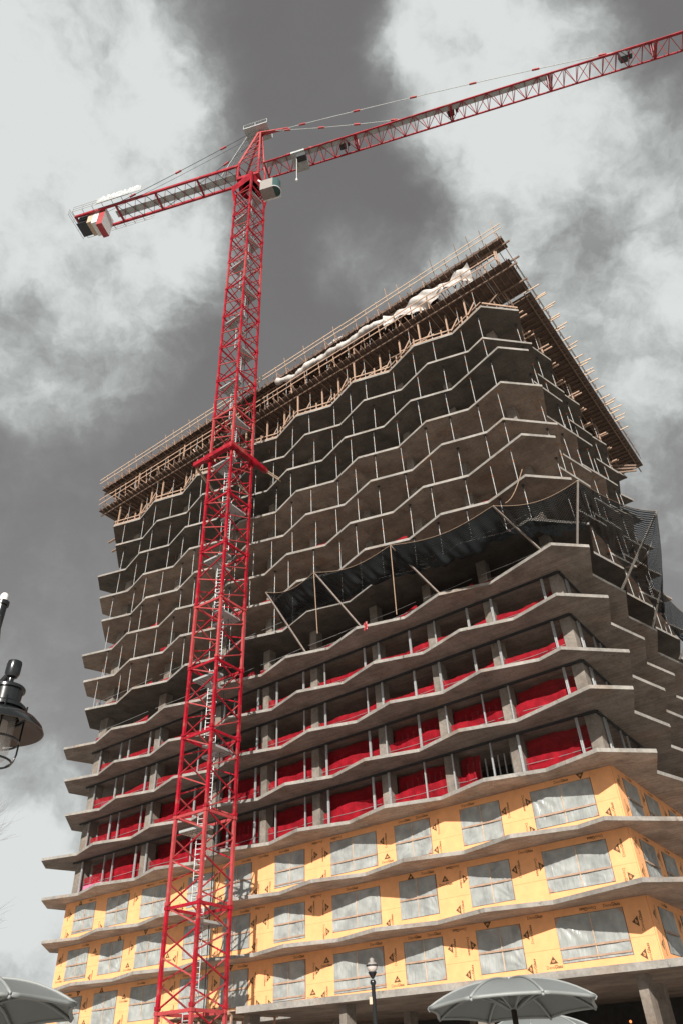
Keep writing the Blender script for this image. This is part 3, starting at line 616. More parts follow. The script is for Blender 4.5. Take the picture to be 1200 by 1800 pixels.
# upper deck
upper = thing('formwork_deck', 'upper timber formwork deck edge with double guard rail against the sky', 'formwork deck', W(0, 0, 0), ANG)
deck(upper, ZU, 2.9, 0, True)
mb = MB(); mb.box((3.2, -12, ZU + .175), (UB - .3, -.75, ZU + .205)); ob('plywood_soffit', (mb, 'ply'), upper)
mb = MB(); mb.box((UA, 2.905, ZU + .02), (UB, 2.94, ZU + .34)); ob('edge_board', (mb, 'ply'), upper)
for z_ in (.8, 1.3):
    x = UA - .3
    while x < UB:
        L_ = min(rnd.uniform(4.2, 5.2), UB - x + .2); mb = MB(); mb.box((0, -.02, -.045), (L_, .02, .045)); ob('guard_rail', (mb, 'timber_pale'), upper, (x, 3.3 + .05 * (z_ > 1) + rnd.uniform(0, .02), ZU + z_), (0, rnd.uniform(-.007, .007), 0)); x += L_ - .2
for i in range(42):
    uu = UA + .4 + i * 1.21; hgt = rnd.choice([1.35, 1.45, 1.9, 2.2]) if i < 14 else rnd.choice([1.3, 1.4, 1.75])
    mb = MB(); mb.bar((0, -.05, -.1), (-.05, .36 * hgt / 1.35, hgt), .05, .08); ob('rail_post', (mb, rnd.choice(['timber', 'timber_dark', 'timber'])), upper, (uu, 2.97, ZU + .05))
for i in range(20):
    uu = UA + 1.2 + i * 2.45 + rnd.uniform(-.2, .2)
    if i % 3 == 0:
        mb = MB(); mb.box((-.06, -.06, 0), (.06, .06, ZU - .17 - ZL - .22)); ob('timber_post', (mb, 'timber'), upper, (uu, 2.35, ZL + .22))
    o = bthing('shoring_prop', prop_mesh(ZU - .17 - ZL - .22), '%s silver prop from the near corner between the two timber decks' % ORD[i], 'shoring prop', (uu + .7, 2.3, ZL + .22), 'props between the timber decks'); lean_(o)
for q in range(46):   # loose lumber standing and leaning between the decks
    uu = rnd.uniform(UA + 1, UB - 1); tall = rnd.random() < .5; h = rnd.uniform(1.2, 2.5) if tall else rnd.uniform(.5, 1.1)
    mb = MB(); mb.bar((0, 0, 0), (rnd.uniform(-.9, .9), rnd.uniform(-.2, .3), h), .05, .10); ob('loose_timber', (mb, rnd.choice(['timber', 'timber_dark', 'timber_dark', 'timber_pale'])), upper, (uu, rnd.uniform(1.9, 2.6), ZL + .24))
for q in range(26):
    uu = rnd.uniform(0, 45); ln2 = rnd.uniform(1, 2.6); mb = MB(); mb.bar((0, 0, 0), (ln2, rnd.uniform(-.4, .4), rnd.uniform(-.1, .25)), .05, .10); ob('loose_timber', (mb, rnd.choice(['timber', 'timber_pale', 'timber_dark'])), lower, (uu, edge(15, uu) - rnd.uniform(.3, .8), ZS + rnd.uniform(.1, 1.3)))
# planks poking out at the left end
for q, (du_, zz_) in enumerate(((0, -.5), (.4, -1.2), (-.5, -2.4))):
    mb = MB(); mb.box((0, -.12, -.03), (2.6, .12, .03)); bthing('scaffold_plank', mb.mesh('scaffold_plank', 'timber'), '%s plank down poking out at the left end under the timber deck' % ORD[q], 'plank', (45.2 + du_ * .5, .6 - .8 * q, ZS + zz_ + .4), 'planks poking out at the left end')

# ------------------------------------------------------------------ white tarpaulins
def roll(u0, u1, z0, z1_, v_, seed, rr=.3, n=60):
    r_ = random.Random(seed); pts = []; rs = []
    for i in range(n + 1):
        t_ = i / n; pts.append((u0 + (u1 - u0) * t_, v_ + .12 * math.sin(t_ * 23 + seed), z0 + (z1_ - z0) * t_ + .13 * math.sin(t_ * 15 + seed) - .25 * abs(math.sin(t_ * 9)))); rs.append(rr * (.55 + .45 * abs(math.sin(t_ * 31 + seed)) + r_.uniform(-.1, .1)))
    mb = MB(); o = len(mb.v); mb.tube(pts, rs, 9)
    mb.v = [(x + r_.uniform(-.035, .035), y + r_.uniform(-.05, .05), z + r_.uniform(-.05, .05)) for x, y, z in mb.v]; return mb.mesh('tarpaulin', 'tarp', True)
def bt_(me, label):
    o = ob('tarpaulin', me, None, W(0, 0, 0), (0, 0, ANG)); return tag(o, label, 'tarpaulin')
bt_(roll(21, 8.4, ZL + 2.35, ZL + 2.15, 2.95, 1, .34), 'twisted white tarpaulin rolled along the rail between the timber decks')
def sheet(a, b):
    u = 8.6 - a * 8.8; top = ZU - .12 - .25 * abs(math.sin(a * 7)); bot = ZL + .75 + .5 * abs(math.sin(a * 5 + .5))
    return (u, 2.6 + .3 * math.sin(a * 11 + b * 3) * (1 - b * .4) + .12 * math.sin(a * 37 + 8 * b), bot + (top - bot) * b + .06 * math.sin(a * 29 + b * 9))
mb = MB(); mb.grid(sheet, 60, 10); bt_(mb.mesh('tarpaulin', 'tarp', True), 'white tarpaulin draped between the decks left of the near corner')
def sheet2(a, b):
    u = .6 - a * 3.6; return (u, 2.3 - .9 * b + .18 * math.sin(a * 9 + 4 * b), ZL + .6 + 1.7 * b * (1 - .6 * a) + .2 * math.sin(a * 12) * b + .08 * math.sin(a * 31 + b * 13))
mb = MB(); mb.grid(sheet2, 26, 9); bt_(mb.mesh('tarpaulin', 'tarp', True), 'crumpled white tarpaulin hanging at the near corner under the upper deck')
def pile(a, b):
    t_ = a * 2 * math.pi; r_ = 1 - b; x = 14.2 + 1.5 * r_ * math.cos(t_) * (1 + .2 * math.sin(3 * t_)); y = 2.3 + .5 * r_ * math.sin(t_); return (x, y, ZU + .25 + (1 - r_ ** 2) * 1.15 * (1 + .35 * math.sin(5 * t_) * r_))
mb = MB(); mb.grid(pile, 26, 6); bt_(mb.mesh('tarpaulin', 'tarp', True), 'heap of white tarpaulin standing on the upper deck behind its rail')

# ------------------------------------------------------------------ debris net on outrigger poles
PB = [(18.75, 20.4, 2.5, 4.55), (13.55, 15.5, 2.5, 4.0), (7.2, 8.95, 2.5, 3.25), (-.05, 1.35, 2.5, 2.55)]
ZN = 6 * H + .2
tips = []
for i, (u0, ut, dv, dz) in enumerate(PB):
    v0 = edge(7, u0) - .1; p = Vector((u0, v0, ZN)); t_ = Vector((ut, v0 + .1 + dv, ZN + dz)); tips.append(t_)
    mb = MB(); mb.bar((0, 0, 0), t_ - p, .10, .10); bthing('outrigger_pole', mb.mesh('outrigger_pole', 'timber_grey'), '%s slanting pole from the left holding the dark green netting, front face' % ORD[i], 'pole', tuple(p), 'poles holding out the debris netting')
for i, (p, t_) in enumerate([((-2.0, 1.6, ZN), (-3.73, 4.2, ZN + 2.4)), ((-2.25, -5.18, ZN), (-6.1, -4.6, 22.8)), ((-2.15, -11.64, ZN), (-3.6, -11.3, 20.9)), ((-2.1, -18.0, ZN), (-4.4, -18, 21.2))]):
    p = Vector(p); t_ = Vector(t_); tips.append(t_); mb = MB(); mb.bar((0, 0, 0), t_ - p, .11, .11)
    bthing('outrigger_pole', mb.mesh('outrigger_pole', 'pole_pale'), ['pale pole at the near corner holding out the dark green netting', 'long pale pole leaning out from the side face beside the corner', 'second pale pole on the side face holding the netting', 'third pole far back on the side face holding the netting'][i], 'pole', tuple(p), 'poles holding out the debris netting')
net = thing('debris_net', 'dark green debris netting slung around the tower on outrigger poles', 'debris net', W(0, 0, 0), ANG)
Z8 = 7 * H + .12
inner = [Vector((23.5, edge(8, 23.5) + .02, Z8)), Vector((14.5, edge(8, 14.5) + .05, Z8)), Vector((7.6, edge(8, 7.6) + .05, Z8)), Vector((1.2, edge(8, 1.2) + .05, Z8)), Vector((-2.5, -.9, Z8)), Vector((-2.4, -7.5, Z8)), Vector((-2.3, -14, Z8)), Vector((-2.2, -21, Z8))]
inner[0] = Vector((20.4, edge(8, 20.4) + .05, Z8 - .1))
rope_pts = []
for s in range(7):
    A, B = tips[s], tips[s + 1]; Ai, Bi = inner[s], inner[s + 1]
    dropm = (.4, .9, 1.6, 1.6, 1.7, 2.0, 1.6)[s]; w = (B - A).length; sd = random.Random(s)
    phs = [sd.uniform(0, 6) for _ in range(4)]
    def fn(a, b, A=A, B=B, Ai=Ai, Bi=Bi, dropm=dropm, phs=phs, s=s):
        o_ = A.lerp(B, a); o_ = o_ - Vector((0, 0, .65 * math.sin(math.pi * a)))
        i_ = Ai.lerp(Bi, a)
        if s < 3: i_ = Vector((i_.x, edge(8, max(i_.x, -2)) + .06, i_.z))
        p = o_.lerp(i_, b); p.z -= dropm * math.sin(math.pi * b) * (.75 + .25 * math.sin(math.pi * a)) + (.16 * math.sin(18 * a + 5 * b + phs[0]) + .11 * math.sin(37 * a + phs[1] + 3 * b) + .07 * math.sin(61 * a - 9 * b + phs[2]) + .15 * math.sin(9 * b + 6 * a + phs[3])) * math.sin(math.pi * b)
        return p
    mb = MB(); mb.grid(fn, 64, 18, 0, w, 4.5); ob('netting', mb.mesh('netting', 'greennet' if s < 3 else 'greennet_side', True), net)
    if s >= 3:   # hanging skirt below the tips on the corner side
        pass
    mb = MB(); mb.tube([fn(i / 12, 0) for i in range(13)], .015, 5); ob('edge_rope', (mb, 'rope'), net)
for (p, ln, sg) in ((tips[1], 4.9, .25), (tips[2], 5.2, -.45)):
    mb = MB(); mb.tube([p + Vector((-.02 * i * sg * 2, -.02 * i, -ln * i / 8)) for i in range(9)], .028, 5); o = ob('hanging_rope', (mb, 'rope'), net)
mb = MB(); mb.tube([Vector((-.4, 2.9, 8 * H)) + Vector((1.6 * i / 8, .3, -2.0 * math.sin(math.pi * i / 16) - .0)) for i in range(9)], .03, 5); ob('hanging_rope', (mb, 'rope'), net)
mb = MB(); mb.grid(lambda a, b: (12.95 + .3 * a + .05 * math.sin(9 * b), edge(7, 13.2) + .06 + .08 * math.sin(6 * a), ZN - .6 * b + .15), 3, 6, 0, 1, 1); bthing('red_rag', mb.mesh('red_rag', 'red', True), 'red rag tied at the foot of the second netting pole', 'rag', (0, 0, 0))

# ------------------------------------------------------------------ tower crane
MC = Vector((47.5 * math.sin(R(-11.27)), 47.5 * math.cos(R(-11.27)), 0)); SW = 2.5; HB = SW / 2; SH = 4.95; ZB = .7
BR = math.atan2(MC.y, MC.x)                       # bearing of the mast from the street
crane = thing('tower_crane', 'red lattice tower crane with jib reaching over the building', 'crane', MC, 0)
MR = BR + math.pi + math.pi / 4                   # mast faces at 45 degrees to the street view
mast_m = Matrix.Rotation(MR, 3, 'Z')
LEG = [(HB, HB), (-HB, HB), (-HB, -HB), (HB, -HB)]
cmb = MB(); cmb.box((-2.6, -2.6, 0), (2.6, 2.6, .7)); ob('base_block', (cmb, 'column'), crane, (0, 0, 0), (0, 0, MR))
legm = MB()
for x, y in LEG:
    legm.box((x - .09, y - .09, 0), (x + .09, y + .09, SH)); 
    for zz_ in (0.02, SH - .20): legm.box((x - .125, y - .125, zz_), (x + .125, y + .125, zz_ + .18))
for i in range(4):
    a = Vector((*LEG[i], SH - .12)); b = Vector((*LEG[(i + 1) % 4], SH - .12)); legm.bar(a, b, .12, .16)
leg_mesh = [legm.mesh('mast_section', 'red'), legm.mesh('mast_section', 'red_pink')]
br_ms = []
for i in range(4):
    l0 = LEG[i]; l1 = LEG[(i + 1) % 4]; q = SH / 4
    seq = [(l0, 4), (l1, 3), (l0, 2), (l1, 1), (l0, 0)]
    for (pa, na), (pb, nb_) in zip(seq, seq[1:]):
        mb = MB(); mb.bar(Vector((*pa, na * q - .06 * (na > 0) + .12 * (na == 0))), Vector((*pb, nb_ * q + .05)), .075, .075)
        br_ms.append(mb.mesh('brace', 'red' if (na + i) % 2 else 'red_pink'))  # braces alternate: sunlit and shaded tones put into the colour
plat = MB()
plat.box((-1.02, -1.02, 0), (-.35, 1.02, .05)); plat.box((-.35, .35, 0), (1.02, 1.02, .05)); 
for a, b in (((-1.05, -1.05, .05), (-1.05, 1.05, .05)), ((-1.05, 1.05, .05), (1.05, 1.05, .05)), ((-.35, -1.05, .05), (-.35, .35, .05)), ((-.35, .35, .05), (1.05, .35, .05)), ((-1.05, -1.05, .05), (-.35, -1.05, .05))): plat.bar(a, b, .07, .14)
for y_ in [-.9 + .3 * i for i in range(7)]: plat.bar((-1.0, y_, -.04), (-.35, y_, -.04), .04, .05)
plat_mesh = plat.mesh('rest_platform', 'grey')
lad = MB()
for x in (-.2, .2): lad.bar((x, 0, 0), (x, 0, SH), .045, .045)
for i in range(17): lad.bar((-.2, 0, .15 + i * .29), (.2, 0, .15 + i * .29), .028, .028)
for i in range(5):
    zz_ = .6 + i * .95; pts = [(.38 * math.cos(t_), .15 + .42 * math.sin(t_), zz_) for t_ in [math.pi * j / 6 for j in range(7)]]; lad.tube(pts, .018, 4)
lad_mesh = lad.mesh('ladder', 'steel')
for s in range(18):
    z0 = ZB + s * SH
    sec = ob('mast_section', leg_mesh[1 if s in (0, 2, 5, 9, 14) else 0], crane, (0, 0, z0), (0, 0, MR))
    for bm in br_ms: ob('brace', bm, sec)
    ob('rest_platform', plat_mesh, sec, (0, 0, SH * .80), (0, 0, math.pi * (s % 2) + math.pi / 2))
    ob('ladder', lad_mesh, sec, (.35 if s % 2 else -.15, -.2, 0), (0, 0, .4))
mb = MB(); mb.tube([(0.55, .35, 1), (0.5, .4, 40), (.55, .35, 92)], .03, 5); ob('power_cable', (mb, 'cable'), crane, (0, 0, 0), (0, 0, MR))
# climbing collar and its tie
ZC = 43.6 + 1.6
cb = MB(); o_ = HB + .24
cb.bar((o_ + .17, -o_, 0), (-2.9, -o_, 0), .34, .42); cb.bar((o_, -o_ + .18, 0), (o_, 2.9, 0), .34, .42)
cb.bar((-o_, -o_ + .18, 0), (-o_, 2.2, 0), .34, .42); cb.bar((-o_ + .18, o_, 0), (o_ - .18, o_, 0), .34, .42)
for x, y in LEG: cb.box((x * 1.06 - .3, y * 1.06 - .3, -.32), (x * 1.06 + .3, y * 1.06 + .3, .3))
co = ob('tie_collar', (cb, 'red'), crane, (0, 0, ZC), (0, 0, MR))
def tiebar(p, q):
    for dz in (-.11, .11):
        mb = MB(); mb.bar(p + Vector((0, 0, dz)), q + Vector((0, 0, dz)), .09, .07); ob('tie_strut', (mb, 'timber_pale'), crane)
    mb = MB(); mb.bar(p, q, .03, .10); ob('tie_strut', (mb, 'timber_dark'), crane)
for loc_, uu in (((o_, 2.85, 0), 21.5), ((-2.85, -o_, 0), 28.2), ((-o_, o_, 0), 25)):
    q = W(uu, edge(13, uu) - .3, 12 * H + .1) - MC; tiebar(mast_m @ Vector(loc_) + Vector((0, 0, ZC)), q)
# top of mast, slewing ring
ZJ = 93.8 + 1.6; ZT = ZB + 18 * SH
fl_ = MB()
for i in range(4):
    (a, b), (c, d) = LEG[i], LEG[(i + 1) % 4]; k1, k2 = 1.0, 1.28
    fl_.add([(a * 1.13, b * 1.13, ZT + .95), (c * 1.13, d * 1.13, ZT + .95), (c * k2, d * k2, ZT + 2.0), (a * k2, b * k2, ZT + 2.0)], [(0, 1, 2, 3)]); fl_.bar((a, b, ZT - 2), (a * k2, b * k2, ZT + 2), .22, .22)
ob('turntable_support', (fl_, 'red'), crane, (0, 0, 0), (0, 0, MR))
mb = MB(); mb.lathe([(1.0, ZT + 2.0), (1.5, ZT + 2.0), (1.5, ZT + 2.5), (1.3, ZT + 2.5), (1.3, ZT + 3.0), (0, ZT + 3.0)], 24); ob('slewing_ring', (mb, 'red'), crane)
JA = R(-14.2)                                      # heading of the jib
# everything that slews: x along the jib
def jo(name, mb, mt_, smooth=False): return ob(name, (mb, mt_, smooth), crane, (0, 0, 0), (0, 0, JA))
zt_ = ZT + 3.0
mb = MB(); mb.box((-1.5, -1.2, zt_), (1.5, 1.2, zt_ + .5)); 
for x in (-1.4, 1.4):
    for y in (-1.1, 1.1): mb.bar((x, y, zt_ + .4), (x, y, ZJ + 1.6), .24, .24)
jo('slewing_platform', mb, 'red')
mb = MB(); AP = (.9, 0, ZJ + 11.2)
for (x, y) in ((-1.5, -1.1), (-1.5, 1.1), (1.4, -1.1), (1.4, 1.1)): mb.bar((x, y, ZJ + 1.2), (AP[0] + (x > 0) * .2 - .1, y * .22, AP[2]), .22, .22)
for i in range(6):
    f0 = i / 6; f1 = (i + 1) / 6
    def pt(x, y, f): return Vector((x + (AP[0] - x) * f, y + (y * .22 - y) * f, ZJ + 1.2 + 10 * f))
    for y in (-1.1, 1.1): mb.bar(pt(-1.5, y, f0), pt(1.4, y, f1) if i % 2 else pt(1.4, y, f1), .07, .07); mb.bar(pt(-1.5, y, f1), pt(1.4, y, f1), .07, .07)
    mb.bar(pt(-1.5, -1.1, f0), pt(-1.5, 1.1, f1), .07, .07); mb.bar(pt(1.4, -1.1, f1), pt(1.4, 1.1, f0), .07, .07)
jo('tower_head', mb, 'red_pink')
mb = MB(); zz_ = AP[2] + .1; mb.box((-1.2, -1.1, zz_), (2.2, 1.1, zz_ + .05))
for y in (-1.1, 1.1):
    mb.bar((-1.2, y, zz_ + 1.1), (2.2, y, zz_ + 1.1), .06, .06); mb.bar((-1.2, y, zz_ + .08), (2.2, y, zz_ + .08), .08, .2)
    for x in (-1.2, .5, 2.2): mb.bar((x, y, zz_), (x, y, zz_ + 1.1), .06, .06)
jo('head_platform', mb, 'grey')
mb = MB(); mb.tube([(.4, 0, zz_), (.4, 0, zz_ + 2.2)], .04, 5); mb.lathe([(0, 2.1), (.2, 2.2), (.25, 2.4), (.15, 2.6), (0, 2.65)], 8, (.4, 0, zz_)); jo('beacon', mb, 'red')
mb = MB()
for y in (-.35, .35): mb.bar((-4.2, y, ZJ + 1.2), (-.9, y * .6, AP[2]), .07, .07)
for i in range(22):
    f = (i + .5) / 22; mb.bar((-4.2 + 3.3 * f, -.35 + .1 * f, ZJ + 1.2 + 10 * f), (-4.2 + 3.3 * f, .35 - .1 * f, ZJ + 1.2 + 10 * f), .035, .035)
jo('head_ladder', mb, 'grey')
# jib: triangular lattice in five sections
JW, JH = 1.05, 2.3; secs = [(2.0, 14), (14, 26), (26, 38), (38, 50), (50, 62)]
def jh(x): return JH * (1 if x < 40 else .9)
for si, (a, b) in enumerate(secs):
    mb = MB(); 
    for y in (-JW, JW): mb.bar((a, y, ZJ), (b, y, ZJ), .17, .17)
    mb.bar((a, 0, ZJ + jh(a)), (b, 0, ZJ + jh(b)), .17, .17)
    for x in (a + .12, b - .12):
        for y in (-JW, JW): mb.bar((x, y, ZJ), (x, 0, ZJ + JH), .16, .16)
        mb.bar((x, -JW, ZJ), (x, JW, ZJ), .12, .12)
    sec = jo('jib_section', mb, 'red')
    n_ = 8; st = (b - a) / n_
    for i in range(n_):
        x = a + i * st
        for y in (-JW, JW):
            mb = MB(); mb.bar((x, y, ZJ), (x + st / 2, 0, ZJ + JH), .075, .075); ob('brace', (mb, 'red_pink'), sec)  # side braces paler, their sunlit tone put into the colour
            mb = MB(); mb.bar((x + st / 2, 0, ZJ + JH), (x + st, y, ZJ), .075, .075); ob('brace', (mb, 'red_pink'), sec)
        mb = MB(); mb.bar((x, -JW if i % 2 else JW, ZJ), (x + st, JW if i % 2 else -JW, ZJ), .065, .065); ob('brace', (mb, 'red'), sec)
        mb = MB(); mb.bar((x, -JW, ZJ), (x, JW, ZJ), .065, .065); ob('brace', (mb, 'red'), sec)
mb = MB(); mb.box((2.4, -.95, ZJ + .12), (37.5, -.30, ZJ + .17)); jo('jib_walkway', mb, 'grey')
for x in (11.8, 25.6, 46.2):
    mb = MB(); mb.box((x, -.3, ZJ + .25), (x + .8, .5, ZJ + 1.6)); mb.box((x + 1.0, -.3, ZJ + .3), (x + 1.3, .3, ZJ + 1.3)); jo('winch_box', mb, 'steel_dark')
# counter-jib
CA, CZ = -25.0, ZJ + .8; CW = 1.25
mb = MB()
for y in (-CW, CW): mb.bar((CA, y, CZ), (-1.4, y, CZ), .24, .42)
for x in (CA + .1, -19, -13.2, -7.2, -1.6): mb.bar((x, -CW, CZ), (x, CW, CZ), .2, .36)
cj = jo('counter_jib', mb, 'red')
x = -18.9
i = 0
while x < -2:
    mb = MB(); mb.bar((x, -CW, CZ - .1), (x + 1.45, CW, CZ - .1), .06, .06); ob('brace', (mb, 'steel_dark'), cj)
    mb = MB(); mb.bar((x, CW, CZ - .12), (x + 1.45, -CW, CZ - .12), .06, .06); ob('brace', (mb, 'red'), cj); x += 1.45
mb = MB(); mb.box((-19.5, -.35, CZ + .05), (-2, .55, CZ + .09)); ob('walkway', (mb, 'grey'), cj)
for sgn in (-1, 1):
    mb = MB(); y = sgn * (CW + .75)
    for z_ in (.1, .65, 1.2): mb.bar((CA, y, CZ + z_), (CA + (8.5 if sgn < 0 else 10), y, CZ + z_), .045, .045)
    for q in range(7): mb.bar((CA + q * 1.45, y, CZ + .1), (CA + q * 1.45, y, CZ + 1.2), .045, .045); mb.bar((CA + q * 1.45, sgn * CW, CZ), (CA + q * 1.45, y, CZ + .1), .06, .06)
    ob('hand_rail', (mb, 'grey'), cj)
mb = MB()
for z_ in (.1, .65, 1.2): mb.bar((CA - .7, -CW - .7, CZ + z_), (CA - .7, CW + .7, CZ + z_), .045, .045)
for q in range(4): mb.bar((CA - .7, -1.9 + q * 1.27, CZ), (CA - .7, -1.9 + q * 1.27, CZ + 1.2), .045, .045)
ob('hand_rail', (mb, 'grey'), cj)
# letters on the counter-jib panel
sg = MB(); sy = -(CW + .8); sg.box((CA + 3.6, sy - .03, CZ + .1), (CA + 10.2, sy + .02, CZ + 1.35)); sgn_ = ob('sign_panel', (sg, 'grey'), cj)
tm = text_mesh('sign_letters', 'AMQUIP', 1.55, 'white', .03)
lt = bpy.data.objects.new('sign_letters', tm); col.objects.link(lt); lt.parent = sgn_; lt.location = (CA + 6.9, sy - .05, CZ + .9); lt.rotation_euler = (R(90), 0, 0)
# ballast blocks and winch
for q, (x, w_, dep, fm) in enumerate(((-22.7, .75, 2.0, 'timber_pale'), (-21.9, .8, 2.5, 'white'), (-21.0, .85, 3.3, 'red_pink'))):
    bm_ = MB(); bm_.box((-w_ / 2, -1.0, -dep), (w_ / 2, 1.0, .5), 0); bm_.m = [0, 0, 1, 0, 1, 0] if False else [1, 0, 1, 0, 0, 0]; ob('ballast_block', bm_.mesh('ballast_block', ['white', fm]), cj, (x, 0, CZ))
mb = MB(); mb.box((-24.6, -.9, CZ - .5), (-23.3, .9, CZ + 1.0)); mb.lathe([(0, 0), (.5, 0), (.5, 1.2), (0, 1.2)], 12, (-24, 0, CZ - 1.3)); mb.box((-24.7, -1.0, CZ - 1.5), (-23.2, 1.0, CZ - 1.4)); ob('hoist_winch', (mb, 'steel_dark'), cj)
# cab
mb = MB(); cx, cy = 3.1, -1.2; cz = ZT - 3.0
mb.box((cx - 1.0, cy - .75, cz), (cx + .6, cy + .75, cz + 2.1)); jo('cab', mb, 'cream')
mb = MB()
pr = [(.6 + .75 * math.sin(t_), -1.0 * 0) for t_ in (0,)]
vv_ = []
for zq, rr in ((0.05, .75), (2.05, .75)):
    for j in range(9):
        t_ = -math.pi / 2 + math.pi * j / 8; vv_.append((cx + .6 + rr * math.cos(t_), cy + rr * math.sin(t_), cz + zq))
mb.add(vv_, [(j, j + 1, 9 + j + 1, 9 + j) for j in range(8)] + [tuple(range(9))[::-1], tuple(range(9, 18))]); jo('cab_window', mb, 'glass')
mb = MB(); mb.tube([(cx + .6 + .79 * math.cos(-math.pi / 2 + math.pi * j / 10), cy + .79 * math.sin(-math.pi / 2 + math.pi * j / 10), cz + .02) for j in range(11)], .06, 5); mb.bar((cx - 1, cy + .7, cz - .1), (cx + 1.2, cy + .7, cz - .1), .14, .14); mb.bar((.6, -.6, zt_ + .2), (cx - .4, cy, cz + 2.2), .2, .2); mb.bar((.6, .6, zt_ + .2), (cx + .2, cy + .4, cz + 2.2), .2, .2); jo('cab_frame', mb, 'white')
# pendants
def cable(p, q, sag, r_=.05, name='pendant', mt_='grey', lugs=0):
    p = Vector(p); q = Vector(q); mb = MB(); mb.tube([p.lerp(q, i / 10) - Vector((0, 0, sag * 4 * (i / 10) * (1 - i / 10))) for i in range(11)], r_, 5)
    o = jo(name, mb, mt_)
    for k in range(lugs):
        f = (k + .7) / lugs; c = p.lerp(q, f) - Vector((0, 0, sag * 4 * f * (1 - f))); d = (q - p).normalized()
        lm = MB(); lm.bar(c - d * .45, c + d * .45, .2, .2); ob('pendant_lug', (lm, 'red_pink'), o)
    return o
cable((1.6, .25, AP[2]), (47, 0, ZJ + JH), -.6, .05, lugs=6); cable((1.6, -.25, AP[2] - .3), (20.5, 0, ZJ + JH), .5, .05, lugs=4)
mb = MB(); mb.bar((.6, .25, AP[2]), (4.8, .2, AP[2] - .6), .22, .22); mb.bar((.6, -.25, AP[2] - .3), (4.6, -.2, AP[2] - 1.5), .22, .22); jo('pendant_bar', mb, 'red_pink')
cable((.2, -.6, AP[2] - .2), (-18.5, -CW, CZ + .3), .3, .04, mt_='cable', lugs=3); cable((.2, .6, AP[2] - .2), (-12.8, CW, CZ + .3), .3, .04, mt_='cable', lugs=2); cable((.2, 0, AP[2] - .1), (-23, 0, CZ + .8), .5, .025, mt_='cable')
# trolley and hook line
TX = 6.6
mb = MB(); mb.box((TX - .9, -1.3, ZJ - .45), (TX + .9, 1.3, ZJ - .1)); mb.box((TX - .2, -.5, ZJ - 1.3), (TX + 1.0, .5, ZJ - .45)); jo('trolley', mb, 'grey')
mb = MB(); mb.box((TX - .1, -1.35, ZJ - 1.9), (TX + 1.1, -.6, ZJ - 1.2)); jo('hook_block', mb, 'steel_dark')
mb = MB(); mb.tube([(TX - .2, -.9, ZJ - .3), (TX - .2, -.9, ZJ - 6.6)], .035, 4); mb.lathe([(0, -.1), (.16, 0), (.12, .35), (0, .5)], 8, (TX - .2, -.9, ZJ - 6.9)); jo('hoist_line', mb, 'white')
for x in (5.0, 8.0):
    mb = MB(); mb.bar((x, -.1, ZJ + JH - .3), (x, .1, ZJ + JH + .35), .32, .32, upv=(1, 0, 0)); jo('jib_lug', mb, 'red_pink')

# ------------------------------------------------------------------ timber platform at the foot of the crane
pf = thing('timber_platform', 'low timber platform of pale planks beside the crane under the sheathing', 'platform', W(0, 0, 0), ANG)
for i in range(14):
    mb = MB(); mb.box((21.2, 1.2 + i * .28, -3.02 + .01 * (i % 2)), (26.6, 1.44 + i * .28, -2.98 + .01 * (i % 2))); ob('plank', (mb, 'timber_pale'), pf)
for x in (21.6, 24, 26.3):
    mb = MB(); mb.box((x, 1.1, -3.14), (x + .1, 5.1, -3.03)); ob('bearer', (mb, 'timber'), pf)
    for y in (1.3, 4.8): mb = MB(); mb.box((x, y, -8.54), (x + .1, y + .1, -3.14)); ob('leg', (mb, 'timber'), pf)

